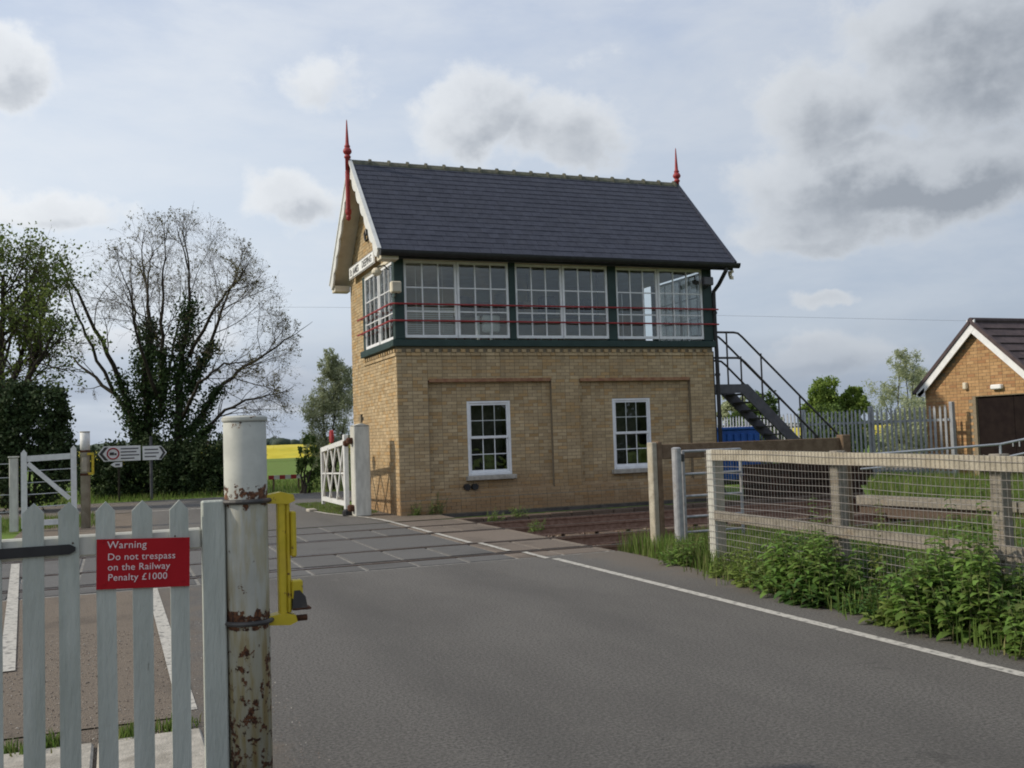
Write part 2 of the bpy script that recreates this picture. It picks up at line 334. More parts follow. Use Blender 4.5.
def rusty_post_material():
    m = bpy.data.materials.new('rusty_white'); m.use_nodes = True; g = NT(m.node_tree); bs = g.n['Principled BSDF']
    pos = g.new('ShaderNodeNewGeometry').outputs['Position']; sp_ = g.new('ShaderNodeSeparateXYZ'); g.link(pos, sp_.inputs[0]); z = sp_.outputs[2]
    def band(z0, w): return g.ramp(g.math('ABSOLUTE', g.math('SUBTRACT', z, z0)), w, 0.0)
    streak = g.noise(g.vmath('MULTIPLY', pos, (1, 1, .13)), 26, 5, .6); blot = g.noise(pos, 21, 7, .68); big = g.noise(pos, 6, 4, .6)
    low = g.ramp(z, .95, .55); mid = g.ramp(z, 1.42, 1.30)
    col = g.mix(g.ramp(big, .35, .65), (.41, .415, .375), (.50, .505, .455))
    yel = g.math('MULTIPLY', g.ramp(streak, .40, .62), g.math('ADD', g.math('MULTIPLY', mid, .5), g.math('MULTIPLY', low, .5)), True)
    col = g.mix(g.math('MULTIPLY', low, .45), col, (.36, .33, .19)); col = g.mix(yel, col, (.34, .28, .13))
    st2 = g.math('MULTIPLY', g.ramp(streak, .54, .70), g.math('ADD', g.math('MULTIPLY', low, .6), g.math('MULTIPLY', band(.92, .16), .5)), True)
    col = g.mix(st2, col, (.20, .11, .05))
    bias = g.math('ADD', g.math('MULTIPLY', low, .105), g.math('ADD', g.math('ADD', g.math('MULTIPLY', band(1.375, .085), .23), .028), g.math('ADD', g.math('MULTIPLY', band(.835, .075), .24), g.math('MULTIPLY', g.ramp(z, .30, .0), .10))))
    rm = g.ramp(g.math('ADD', blot, bias), .665, .70)
    col = g.mix(rm, col, g.mix(g.ramp(g.noise(pos, 60, 4), .4, .6), (.045, .020, .012), (.15, .062, .028)))
    g.link(col, bs.inputs['Base Color']); g.link(g.math('ADD', g.math('MULTIPLY', rm, .4), .5), bs.inputs['Roughness'])
    b = g.new('ShaderNodeBump'); b.inputs['Strength'].default_value = .5; b.inputs['Distance'].default_value = .004; g.link(rm, b.inputs['Height']); g.link(b.outputs[0], bs.inputs['Normal']); MATS['rusty_white'] = m
rusty_post_material()
material('rust', (.055, .026, .017), (.10, .045, .025), .9, 30, bump=.6, spec=.2)
material('dark_steel', (.05, .048, .047), (.09, .085, .08), .6, 14, c3=(.12, .06, .035), scale3=6, amt3=.4, metal=.3, spec=.4)
material('grey_steel', (.075, .075, .085), (.10, .10, .11), .6, 7, spec=.4, c3=(.13, .12, .12), scale3=3, amt3=.4)
material('galvanised', (.36, .38, .41), (.44, .46, .49), .5, 8, metal=.45, spec=.4, c3=(.28, .29, .31), scale3=3, amt3=.4, tone=.08)
material('tube_steel', (.30, .30, .31), (.40, .40, .40), .55, 12, metal=.4, c3=(.22, .17, .13), scale3=7, amt3=.4)
material('timber', (.20, .18, .15), (.27, .245, .205), .9, 7, c3=(.25, .19, .13), scale3=3, amt3=.6, bump=.6, bscale=40, stretch=(3, 1.2, 3), spec=.15)
material('dark_timber', (.030, .020, .016), (.055, .036, .028), .95, 12, c3=(.09, .045, .035), scale3=3, amt3=.5, bump=.6, bscale=40, spec=.1, tone=.25)
material('timber_pale', (.31, .28, .22), (.41, .375, .30), .9, 7, c3=(.36, .31, .23), scale3=4, amt3=.6, bump=.5, bscale=40, spec=.15)
material('timber_brown', (.135, .092, .06), (.19, .135, .09), .9, 9, c3=(.12, .08, .05), scale3=3, amt3=.6, bump=.5, bscale=40, spec=.15)
material('wire', (.38, .34, .31), (.46, .42, .38), .5, 20, metal=.5)
material('sign_red', (.33, .006, .012), (.36, .008, .014), .55, 4, spec=.2)
material('sign_white', (.74, .75, .74), (.80, .80, .79), .5, 6, spec=.4)
material('letter_pink', (.72, .60, .60), None, .5)
material('letter_dark', (.05, .05, .05), None, .6)
material('dark_brown_paint', (.012, .008, .008), (.017, .012, .011), .8, 6, spec=.1)
material('blue_steel', (.012, .075, .32), (.018, .10, .40), .5, 5, spec=.4)
material('interior', (.42, .38, .30), (.48, .44, .36), .8, 3)
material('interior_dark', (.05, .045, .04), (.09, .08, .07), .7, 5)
material('bark', (.032, .028, .022), (.058, .050, .040), .95, 20, bump=.8, bscale=30, spec=.1)
material('twig', (.085, .066, .055), (.12, .094, .078), .9, 8, spec=.1)
material('ivy', (.028, .055, .018), (.050, .085, .026), .75, 5, tone=.35, translucent=.15, spec=.25)
material('leaf_fresh', (.115, .16, .035), (.16, .20, .055), .7, 2.5, tone=.3, translucent=.4, spec=.25, tonec=(.07, .11, .02))
material('leaf_spring', (.17, .25, .05), (.23, .31, .07), .7, 2.5, tone=.3, translucent=.45, spec=.25)
material('leaf_bud', (.14, .13, .05), (.17, .15, .06), .8, 3, tone=.3, translucent=.3)
material('leaf_dark', (.028, .050, .018), (.050, .076, .028), .75, 3, tone=.35, translucent=.12, spec=.25)
material('leaf_mid', (.095, .15, .035), (.13, .19, .05), .75, 3, tone=.35, translucent=.3, spec=.25, tonec=(.035, .065, .018))
material('leaf_willow', (.36, .40, .24), (.44, .47, .30), .75, 3, tone=.3, translucent=.45, spec=.25)
material('nettle_yellow', (.15, .22, .045), (.20, .26, .06), .7, 4, tone=.35, translucent=.4, spec=.3)
material('nettle_deep', (.055, .12, .026), (.085, .16, .034), .7, 4, tone=.4, translucent=.3, spec=.3)
material('nettle', (.115, .215, .040), (.165, .265, .058), .7, 4, tone=.35, translucent=.35, spec=.3, tonec=(.15, .20, .05))
material('blade', (.10, .17, .03), (.15, .22, .05), .75, 2.5, tone=.35, translucent=.35, spec=.2, tonec=(.20, .19, .08))
material('rape', (.46, .38, .015), (.54, .45, .03), .9, .6, bump=.8, bscale=3, c3=(.30, .34, .03), scale3=.25, amt3=.3)
material('far_green', (.035, .055, .045), (.055, .075, .055), .95, .05)
material('stem', (.10, .12, .04), (.14, .15, .06), .8, 6)
def glass_material():
    m = bpy.data.materials.new('glass'); m.use_nodes = True; g = NT(m.node_tree); o = g.n['Material Output']; g.n.remove(g.n['Principled BSDF'])
    tr = g.new('ShaderNodeBsdfTransparent'); tr.inputs[0].default_value = (.90, .93, .92, 1)
    gl = g.new('ShaderNodeBsdfGlossy'); gl.inputs['Roughness'].default_value = .03; gl.inputs[0].default_value = (.97, .96, .94, 1)
    fr = g.new('ShaderNodeFresnel'); fr.inputs[0].default_value = 1.6
    b = g.new('ShaderNodeBump'); b.inputs['Strength'].default_value = .12; b.inputs['Distance'].default_value = .05
    g.link(g.noise(g.new('ShaderNodeNewGeometry').outputs['Position'], 2.5, 2), b.inputs['Height'])
    g.link(b.outputs[0], gl.inputs['Normal'])
    f = g.math('ADD', g.math('MULTIPLY', fr.outputs[0], .9), .015, True)
    mx = g.new('ShaderNodeMixShader'); g.link(f, mx.inputs[0]); g.link(tr.outputs[0], mx.inputs[1]); g.link(gl.outputs[0], mx.inputs[2])
    g.link(mx.outputs[0], o.inputs[0]); MATS['glass'] = m
glass_material()

# ------------------------------------------------------------------ ground, roads, crossing, railway
def sheet(poly, z): return MB().add([(x, y, z) for x, y in poly], [tuple(range(len(poly)))])
DX0, DX1 = -7.37, 0.76                       # crossing deck
xs = [-3000, DX0 - .15, DX0, DX1, DX1 + .12, 3000]; ys = [-3000, -9.1, -8.5, -.10, -.03, 3000]
gm = MB(); idx = {}
for i, x in enumerate(xs):
    for j, y in enumerate(ys):
        z = -.27 if (j in (2, 3) and i not in (2, 3)) else -.03
        if j in (2, 3) and i in (2, 3): z = -.09
        idx[i, j] = len(gm.v); gm.v.append((x, y, z))
for i in range(5):
    for j in range(5): gm.f.append((idx[i, j], idx[i + 1, j], idx[i + 1, j + 1], idx[i, j + 1])); gm.t.append(0)
structure('ground', gm, M['grass_ground'])
structure('road', sheet([(-5.2, -60), (-.4, -60), (-.1, -20), (.12, -15.5), (.32, -13.5), (.62, -11), (.76, -9), (.76, -8.43), (-5.2, -8.43)], 0.0), M['asphalt'])
structure('footpath', sheet([(-7.4, -14.3), (-5.2, -14.3), (-5.2, -8.43), (-7.4, -8.43)], -.004), M['asphalt_dirty'])
structure('gritty_verge', sheet([(-12, -60), (-5.2, -60), (-5.2, -14.3), (-7.4, -14.3), (-7.4, -8.6), (-12, -8.6)], -.012), M['grit'])
structure('road', sheet([(-5.2, -1.42), (.76, -1.42), (.76, -.35), (-.02, -.05), (-.02, 6.5), (60, 6.5), (60, 12.1), (-70, 12.1), (-70, 6.5), (-5.2, 6.5)], 0.0), M['asphalt'])
structure('footpath', sheet([(-7.4, -1.42), (-5.2, -1.42), (-5.2, 6.4), (-7.4, 6.4)], -.004), M['asphalt_dirty'])
structure('brown_margin', sheet([(-.62, -1.40), (.755, -1.40), (.755, -.36), (-.03, -.06), (-.03, 1.4), (-.9, 1.2), (-.70, -.2)], .004), M['asphalt_dirty'])
# concrete slabs in front of the gate
deckroot = tag(MB().box(DX0, DX1, -8.42, -1.43, -.085, -.010).build('crossing_deck', M['joint']), kind='structure')
RAILS = (-7.70, -6.195, -4.25, -2.745)
zones = [(-8.34, -7.76, .67), (-7.55, -6.30, .67), (-6.14, -4.31, 1.34), (-4.10, -2.85, .67), (-2.69, -1.50, 1.34)]
for (y0, y1, w) in zones:
    x = -3.365 - 6 * .67 * (1 if w < 1 else 1) ; k = 0
    meshes = {}
    while x < DX1 - .02:
        x1 = min(x + w, DX1)
        if x1 > DX0 + .1:
            x0 = max(x, DX0)
            m = M['panel_dirty'] if x0 > -.75 else M['panel']
            dz = random.uniform(-.002, .002)
            MB().bbox(x0 + .02, x1 - .02, y0 + .035, y1 - .035, -.03, dz, .006).build('panel', m, deckroot)
        x = x1 if x1 < DX1 else DX1
for y in RAILS:
    inner = 1 if y in (-7.70, -4.25) else -1
    MB().box(DX0, DX1, min(y - .06 * inner, y + inner * .17), max(y - .06 * inner, y + inner * .17), -.012, -.004).build('flangeway', M['groove'], deckroot)
trackroot = tag(sheet([(-400, -9.0), (DX0 - .05, -9.0), (DX0 - .05, -.6), (-400, -.6)], -.25).build('track_bed', M['ballast']), kind='structure')
trackroot2 = tag(sheet([(DX1 + .05, -9.0), (500, -9.0), (500, -.04), (DX1 + .05, -.04)], -.25).build('track_bed', M['ballast']), kind='structure')
for y in RAILS:
    r = MB(); prof = [(-.07, -.16), (.07, -.16), (.07, -.148), (.012, -.13), (.012, -.045), (.035, -.035), (.035, 0), (-.035, 0), (-.035, -.035), (-.012, -.045), (-.012, -.13), (-.07, -.148)]
    r.prism(prof, (-300, y, 0), (0, 1, 0), (0, 0, 1), (1, 0, 0), 800)
    o = tag(r.build('rail', M['rail']), kind='structure')
    MB().box(-300, 500, y - .031, y + .031, -.02, .0025).build('running_surface', M['rail_head'], o)
slp = MB().bbox(-.125, .125, -1.3, 1.3, -.12, 0, .015).mesh('sleeper')
for tr_y in (-6.95, -3.5):
    for k in range(60):
        link('sleeper', slp, M['sleeper'], trackroot2, loc=(1.25 + .68 * k + random.uniform(-.03, .03), tr_y, -.165), rot=(0, 0, random.uniform(-.02, .02)))
# loose stones
def stones(n, x0, x1, y0, y1, z, s0, s1, seed):
    r = np.random.default_rng(seed); base = np.array([(1, 0, 0), (-1, 0, 0), (0, 1, 0), (0, -1, 0), (0, 0, 1), (0, 0, -1)], float)
    F = np.array([(0, 2, 4), (2, 1, 4), (1, 3, 4), (3, 0, 4), (2, 0, 5), (1, 2, 5), (3, 1, 5), (0, 3, 5)])
    c = np.stack([r.uniform(x0, x1, n), r.uniform(y0, y1, n), np.full(n, z)], 1); s = r.uniform(s0, s1, n)[:, None, None]
    V = c[:, None] + base[None] * s * r.uniform(.55, 1.2, (n, 6, 3)) + r.normal(0, .25, (n, 6, 3)) * s * .6
    return V.reshape(-1, 3), (F[None] + (np.arange(n) * 6)[:, None, None]).reshape(-1, 3), np.repeat(r.random(n) * .98 + .01, 8)
material('stone', (.085, .055, .043), (.20, .14, .11), .95, 10, tone=.35, tonec=(.24, .20, .17))
V, F, T = stones(16000, .85, 14, -9, -.06, -.24, .018, .045, 3)
tag(link('ballast_stones', mesh_np('ballast_stones', V, F, T), M['stone']), 'brown track ballast stones beside the crossing', 'ballast', kind='stuff')
V, F, T = stones(5000, -7.4, -4.6, -15.6, -11.0, .0, .0025, .007, 5)
material('pebble', (.15, .12, .10), (.26, .22, .19), .95, 10, tone=.3, tonec=(.40, .37, .33))
tag(link('loose_grit', mesh_np('loose_grit', V, F, T), M['pebble']), 'loose grit and pebbles scattered behind the picket gate', 'grit', kind='stuff')
# sill between box wall and ballast: cable trough of concrete lids
trough = thing('cable_trough', 'low brown concrete cable trough along the signal box foot', 'cable trough', (4, -1.0, -.25))
for k in range(22):
    MB().bbox(.95 + k * .5, 1.435 + k * .5, -1.15, -.80, -.22, -.05 + random.uniform(-.008, .008), .012).build('lid', M['sleeper'], trough)
# painted lines
def stripe(pts, w, z=.004):
    m = MB(); P = np.array(pts, float); T = np.gradient(P, axis=0); T /= np.linalg.norm(T, axis=1, keepdims=True); N = np.stack([-T[:, 1], T[:, 0]], 1)
    L = P + N * w / 2; R = P - N * w / 2
    for a, b in zip(L, R): m.v += [(a[0], a[1], z), (b[0], b[1], z)]
    for i in range(len(P) - 1): m.f.append((2 * i, 2 * i + 1, 2 * i + 3, 2 * i + 2)); m.t.append(0)
    return m
structure('edge_line', stripe([(-.40, -60), (-.31, -16), (-.31, -8.7)], .10), M['line_paint'])
for y0, y1, x in ((-8.65, -7.78, -.37), (-7.53, -6.25, -.47), (-6.14, -4.32, -.56), (-4.08, -2.82, -.56), (-2.70, -1.40, -.57)):
    structure('edge_line', stripe([(x - .02, y0), (x, y1)], .085, .008), M['line_paint'])
curve = [(-.57, -1.38), (-.60, -.6), (-.72, .2), (-.98, 1.0), (-1.18, 2.0), (-1.31, 3.2)]
structure('edge_line', stripe(curve, .10, .009), M['line_paint'])
structure('footpath_line', stripe([(-5.2, -14.2), (-5.22, -8.4)], .11), M['line_paint'])
structure('footpath_line', stripe([(-6.35, -12.4), (-6.95, -4.5)], .11, .006), M['line_paint'])
structure('give_way_line', stripe([(-5.0, 6.6), (-2.5, 6.6)], .15), M['line_paint'])
structure('kerb', MB().bbox(-1.42, -1.22, 2.9, 3.3, -.02, .06, .02), M['concrete'])
for i, (x0, x1) in enumerate(((-7.2, -6.33), (-6.31, -5.72), (-5.70, -5.16))):
    structure('paving_slab', MB().bbox(x0, x1, -15.9 + .05 * (i % 2), -14.72 + .03 * i - (.5 if i == 3 else 0), -.05, .012 + .006 * (i % 2), .012), M['concrete'])
# far field
structure('field', sheet([(-400, 90), (500, 60), (700, 700), (-500, 700)], -.012), M['grass_ground'])
def bumpy(x0, x1, y0, y1, zt, nx, ny, amp, seed):
    r = np.random.default_rng(seed); m = MB(); X = np.linspace(x0, x1, nx); Y = np.linspace(y0, y1, ny)
    for j in range(ny):
        for i in range(nx):
            edge = i in (0, nx - 1) or j in (0, ny - 1)
            m.v.append((X[i], Y[j], -.02 if edge else zt + r.uniform(-amp, amp)))
    for j in range(ny - 1):
        for i in range(nx - 1): a = j * nx + i; m.f.append((a, a + 1, a + nx + 1, a + nx)); m.t.append(0)
    return m
tag(bumpy(-300, 400, 95, 500, 1.15, 400, 60, .12, 2).build('rapeseed_crop', M['rape']), 'bright yellow flowering rapeseed field on the skyline', 'crop', kind='stuff')
def far_trees(seed, n, x0, x1, y0, y1, r0, r1):
    r = np.random.default_rng(seed); V = []; F = []
    ph = (1 + 5 ** .5) / 2
    ico = np.array([(-1, ph, 0), (1, ph, 0), (-1, -ph, 0), (1, -ph, 0), (0, -1, ph), (0, 1, ph), (0, -1, -ph), (0, 1, -ph), (ph, 0, -1), (ph, 0, 1), (-ph, 0, -1), (-ph, 0, 1)]) / 1.9
    f = np.array([(0, 11, 5), (0, 5, 1), (0, 1, 7), (0, 7, 10), (0, 10, 11), (1, 5, 9), (5, 11, 4), (11, 10, 2), (10, 7, 6), (7, 1, 8), (3, 9, 4), (3, 4, 2), (3, 2, 6), (3, 6, 8), (3, 8, 9), (4, 9, 5), (2, 4, 11), (6, 2, 10), (8, 6, 7), (9, 8, 1)])
    for i in range(n):
        s = r.uniform(r0, r1); c = np.array([r.uniform(x0, x1), r.uniform(y0, y1), s * .45])
        V.append(c + ico * s * np.array([1.3, 1.3, .8]) * r.uniform(.75, 1.2, (12, 3))); F.append(f + 12 * i)
    return np.concatenate(V), np.concatenate(F)
V, F = far_trees(4, 1500, -700, 1300, 520, 620, 2.5, 5.0)
tag(link('far_treeline', mesh_np('far_treeline', V, F), M['far_green']), 'thin dark line of trees along the far horizon', 'treeline', kind='stuff')

# ------------------------------------------------------------------ signal box
W, D = 7.87, 4.26
ZB = 3.40
box = thing('signal_box', 'two storey yellow brick signal box with slate roof and red finials', 'signal box', (W / 2, D / 2, 0))
CH = .0755
def brick_run(a0, a1, course):
    """Flemish-like run of (start, end, kind) in [a0,a1]"""
    out = []; x = a0; k = course % 2
    first = True
    while x < a1 - .02:
        L = .215 if k % 2 == 0 else .1025
        if first and course % 2 == 1: pass
        e = min(x + L, a1); kind = 's' if abs(e - x - .215) < 1e-6 else 'h' if abs(e - x - .1025) < 1e-6 else 'c'
        if e - x > .02: out.append((x, e, kind))
        x = e + .010; k += 1; first = False
    return out
WIN = [(1.58, 2.60, .77, 2.40), (5.15, 6.15, .76, 2.40)]
PAN = [(.68, 3.58), (4.28, 7.21)]
REC = .11
cand = []     # (distance, centre, rotz, kind) of full bricks
bricks = MB()
cam_v = np.array(CAM)
def put_brick(face, a0, a1, z0, depth, kind, proud=0.0):
    tone = random.uniform(.01, .99); j = random.uniform(-.0015, .0025) + proud
    if face == 'front': c = np.array([(a0 + a1) / 2, depth, z0 + .0325]); bx = (a0, a1, depth - .006 - j, depth + .03, z0, z0 + .0655)
    else: c = np.array([depth, (a0 + a1) / 2, z0 + .0325]); bx = (depth - .006 - j, depth + .03, a0, a1, z0, z0 + .0655)
    cand.append((np.linalg.norm(c - cam_v) if kind in 'sh' and proud == 0 else 1e9, face, kind, c, j, bx, tone))
for k in range(45):
    z = k * CH; zc = z + .035
    segs = []
    if .47 < zc < 2.88:
        cuts = [0.0]
        segs.append((0, .68, 0.0))
        for pi, (p0, p1) in enumerate(PAN):
            w = WIN[pi]
            if w[2] - .11 < zc < w[3]:
                lo = (w[0] - .06) if zc < w[2] else w[0]; hi = (w[1] + .06) if zc < w[2] else w[1]
                segs += [(p0, lo, REC), (hi, p1, REC)]
            else: segs.append((p0, p1, REC))
            segs.append((p1, PAN[1][0] if pi == 0 else W, 0.0))
    else: segs.append((0, W, -.02 if zc < .32 else 0.0))
    for (a, b, dep) in segs:
        for (s0, s1, kd) in brick_run(a + .001, b - .001, k): put_brick('front', s0, s1, z, dep, kd)
    for (s0, s1, kd) in brick_run(.012, D, k + 1):
        if not (3.12 < s0 < 3.5 and 2.05 < zc < 2.28): put_brick('side', s0, s1, z, 0.0, kd)
ro = lambda y: 8.05 - abs(y - D / 2) * 2.56 / 2.55      # underside of the roof over the gable
for k in range(45, 106):
    z = k * CH
    for (s0, s1, kd) in brick_run(2.88, D, k):
        if z + .08 < min(ro(s0), ro(s1)): put_brick('side', s0, s1, z, 0.0, kd)
    if z > 5.50:
        for (s0, s1, kd) in brick_run(.03, 2.86, k):
            if z + .08 < min(ro(s0), ro(s1)): put_brick('side', s0, s1, z, 0.0, kd)
# corbel course and dentils below the timber frame
for (s0, s1, kd) in brick_run(-.02, W, 0):
    put_brick('front', s0, s1, ZB + .0, 0.0, kd, .028)
for (s0, s1, kd) in brick_run(-.02, 2.9, 1): put_brick('side', s0, s1, ZB, 0.0, kd, .028)
x = .0
while x < W - .1: put_brick('front', x, x + .1025, ZB + CH, 0.0, 'h', .045); x += .205
y = .0
while y < 2.85: put_brick('side', y, y + .1025, ZB + CH, 0.0, 'h', .045); y += .205
cand.sort(key=lambda q: q[0])
BR = {('front', 's'): (.215, .04), ('front', 'h'): (.1025, .04), ('side', 's'): (.215, .04), ('side', 'h'): (.1025, .04)}
bmesh_ = {}
for (fc, kd), (L, t) in BR.items():
    m = MB()
    if fc == 'front': m.box(-L / 2, L / 2, -.006, .03, -.0325, .033)
    else: m.box(-.006, .03, -L / 2, L / 2, -.0325, .033)
    bmesh_[fc, kd] = m.mesh('brick')
nind = 0
for (dist, fc, kd, c, j, bx, tone) in cand:
    if dist < 1e8 and nind < 300:
        p = c.copy(); p[1 if fc == 'front' else 0] -= j
        link('brick', bmesh_[fc, kd], M['brick'], box, loc=p); nind += 1
    else: bricks.box(*bx, tone=tone)
tag(bricks.build('brickwork', M['brick'], box), kind='stuff')
core = MB()
# wall core behind the bricks, with window openings left free
def core_front(x0, x1, z0, z1, y0): core.box(x0, x1, y0 + .001, .30, z0, z1)
for (a, b) in ((0.001, .68), (3.58, 4.28), (7.21, W - .001)): core_front(a, b, .45, 2.9, 0)
core_front(.001, W - .001, -.3, .315, -.018); core_front(.001, W - .001, .316, .45, 0); core_front(.001, W - .001, 2.9, 3.62, 0)
for (p0, p1), w in zip(PAN, WIN):
    core_front(p0, w[0], .452, 2.898, REC); core_front(w[1], p1, .452, 2.898, REC)
    core_front(w[0], w[1], .452, w[2], REC); core_front(w[0], w[1], w[3], 2.898, REC)
core.box(.001, .30, .302, 3.12, -.3, 3.62); core.box(.001, .30, 3.5, D - .01, -.3, 5.55); core.box(.001, .30, 3.121, 3.499, -.3, 2.06); core.box(.001, .30, 3.121, 3.499, 2.28, 5.55)
core.box(.001, .30, 2.88, 3.119, 3.621, 5.55)
core.box(W - .30, W - .001, .302, D - .01, -.3, 3.62)
core.prism([(0.0, 5.551), (D, 5.551), (D, 5.9), (D / 2, 7.98), (0, 5.9)], (.001, 0, 0), (0, 1, 0), (0, 0, 1), (1, 0, 0), .2)
core.prism([(0.0, 5.551), (D, 5.551), (D, 5.9), (D / 2, 7.98), (0, 5.9)], (W - .2, 0, 0), (0, 1, 0), (0, 0, 1), (1, 0, 0), .2)
core.build('wall', M['mortar'], box)
MB().box(.302, W - .302, D - .31, D - .005, -.3, 5.55).build('rear_wall', M['brick'], box)
MB().box(.05, .28, 3.13, 3.49, 2.07, 2.27).build('wall_recess', M['interior_dark'], box)
tag(MB().box(.7, 3.56, -.014, .10, 2.825, 2.90).build('lintel_course', M['brick_red'], box)); MB().box(4.30, 7.19, -.014, .10, 2.812, 2.883).build('lintel_course', M['brick_red'], box)
MB().box(.70, 3.56, .02, .09, .45, .478).build('plinth_offset', M['brick'], box); MB().box(4.30, 7.19, .02, .09, .45, .478).build('plinth_offset', M['brick'], box)
MB().box(.35, W + .02, -.05, .001, -.30, -.02).build('dark_gap_strip', M['interior_dark'], box)  # dark gap below the brickwork, its shade put into a near-black strip

pane_cache = {}
def pane_obj(parent, o, U, w, h, N):
    """one glass pane centred at o; U horizontal axis, N outward"""
    key = (round(w, 3), round(h, 3))
    if key not in pane_cache: pane_cache[key] = MB().box(-w / 2, w / 2, -.002, .002, -h / 2, h / 2).mesh('pane')
    rz = math.atan2(U[1], U[0]); ob = link('pane', pane_cache[key], M['glass'], None, loc=o, rot=(random.uniform(-.022, .022), 0, rz + random.uniform(-.022, .022)))
    ob.parent = parent; return ob
def sash(parent, o, U, N, w, h, cols, rows, fr=.05, bar=.020, dep=.045, name='sash', mat=None, rowh=None):
    """glazed sash: lower left corner o, along U, up z, outward N. frame > glazing bars, panes"""
    mat = mat or M['sash_paint']; o = np.array(o, float); U = np.array(U, float); N = np.array(N, float); Z = np.array([0, 0, 1.0])
    m = MB()
    def bar_box(mb, u0, u1, v0, v1, n0, n1):
        q = [o + U * u + Z * v + N * n for n in (n1, n0) for (u, v) in ((u0, v0), (u1, v0), (u1, v1), (u0, v1))]
        mb.add(q, [(0, 1, 2, 3), (7, 6, 5, 4), (4, 5, 1, 0), (5, 6, 2, 1), (6, 7, 3, 2), (7, 4, 0, 3)])
    bar_box(m, 0, fr, 0, h, 0, dep); bar_box(m, w - fr, w, 0, h, 0, dep); bar_box(m, fr, w - fr, 0, fr * 1.3, .001, dep - .001); bar_box(m, fr, w - fr, h - fr, h, .001, dep - .001)
    root = m.build(name, mat, parent)
    u = np.linspace(fr, w - fr, cols + 1); v = np.array(rowh) * (h - 2.3 * fr) + 1.3 * fr if rowh is not None else np.linspace(fr * 1.3, h - fr, rows + 1)
    for x in u[1:-1]:
        b = MB(); bar_box(b, x - bar / 2, x + bar / 2, fr * 1.3, h - fr, .008, dep - .008); q = b.build('glazing_bar', mat); q.parent = root
    for y in v[1:-1]:
        b = MB(); bar_box(b, fr, w - fr, y - bar / 2, y + bar / 2, .010, dep - .010); q = b.build('glazing_bar', mat); q.parent = root
    for i in range(cols):
        for j in range(rows):
            c = o + U * (u[i] + u[i + 1]) / 2 + Z * (v[j] + v[j + 1]) / 2 + N * .022
            pane_obj(root, c, U, u[i + 1] - u[i] - bar * .6, v[j + 1] - v[j] - bar * .6, N)
    return root
FZ0, FZ1 = 3.79, 5.46
rowh = [0, .325, .66, 1.0]
UX, NY, = (1, 0, 0), (0, -1, 0)
for k, (a, b) in enumerate(((.20, 1.40), (1.40, 2.61), (2.77, 3.93), (3.93, 5.08), (5.30, 6.42), (6.42, 7.64))):
    sash(box, (a + .004, .045 - (k % 2) * .02, FZ0), UX, NY, b - a - .008, FZ1 - FZ0, 3, 3, bar=.027, rowh=rowh)
UY, NX = (0, -1, 0), (-1, 0, 0)
for (a, b, dx) in ((1.36, .14, 0), (2.66, 1.37, .02)):
    sash(box, (.045 - dx, a, FZ0 - .02), UY, NX, a - b, FZ1 - FZ0 + .02, 3, 3, rowh=rowh)
for (a, b) in ((.14, 1.30), (1.31, 2.5)):
    sash(box, (W - .045, a, FZ0), (0, 1, 0), (1, 0, 0), b - a, FZ1 - FZ0, 3, 3, rowh=rowh)
fm = lambda *a, b=.012: MB().bbox(*a, b)
for (a, b) in ((-.03, .195), (2.612, 2.768), (5.082, 5.298), (7.645, W + .03)): fm(a, b, -.045, .10, FZ0 - .04, 5.52).build('frame_post', M['green_paint'], box)
fm(-.029, .10, .101, .135, FZ0 - .04, 5.52).build('frame_post', M['green_paint'], box)
fm(-.029, .10, 2.67, 2.88, FZ0 - .05, 5.52).build('frame_post', M['green_paint'], box)
fm(W - .1, W + .029, 2.51, 2.7, FZ0 - .05, 5.52).build('frame_post', M['green_paint'], box)
fm(-.10, W + .06, -.09, .12, 3.595, 3.745).build('sill_beam', M['green_paint'], box)
fm(-.099, .10, .121, 2.93, 3.585, 3.74).build('sill_beam', M['green_paint'], box)
fm(W - .1, W + .055, .121, 2.7, 3.595, 3.74).build('sill_beam', M['green_paint'], box)
fm(-.02, W + .02, -.04, .12, 5.475, 5.56).build('head_beam', M['cream_paint'], box)
fm(-.019, .11, .121, 2.9, 5.475, 5.56).build('head_beam', M['cream_paint'], box)
# red guard rails round the glazing
for z in (4.14, 4.50):
    r = MB().tube([(-.135, 3.0, z), (-.135, .0, z), (-.125, -.10, z), (-.05, -.145, z), (W + .12, -.145, z)], .019, 8)
    o = r.build('guard_rail', M['red_paint'], box)
    for x in (.1, 2.69, 5.19, 7.75): MB().tube([(x, -.03, z), (x, -.145, z)], .012, 6).build('bracket', M['red_paint'], o)
    for y in (.12, 1.36, 2.78): MB().tube([(-.02, y, z), (-.135, y, z)], .012, 6).build('bracket', M['red_paint'], o)
# interior
MB().box(.31, W - .31, .31, D - .32, 2.55, 2.65).build('floor', M['interior_dark'], box)
MB().box(.12, W - .12, .125, D - .32, 5.48, 5.53).build('ceiling', M['interior'], box)
MB().box(.32, W - .32, D - .34, D - .312, 2.66, 5.47).build('lining', M['interior'], box)
MB().box(W - .32, W - .30, 2.7, D - .35, 2.66, 5.47).build('lining', M['interior'], box)
bl = MB()
for k in range(13): bl.box(.30, 1.33, .10, .13, 3.90 + k * .045, 3.912 + k * .045)
bl.tube([(.5, .115, 3.9), (.5, .115, 5.44)], .004, 4); bl.tube([(1.1, .115, 3.9), (1.1, .115, 5.44)], .004, 4)
tag(bl.build('blind', M['sash_paint'], box), kind='stuff')
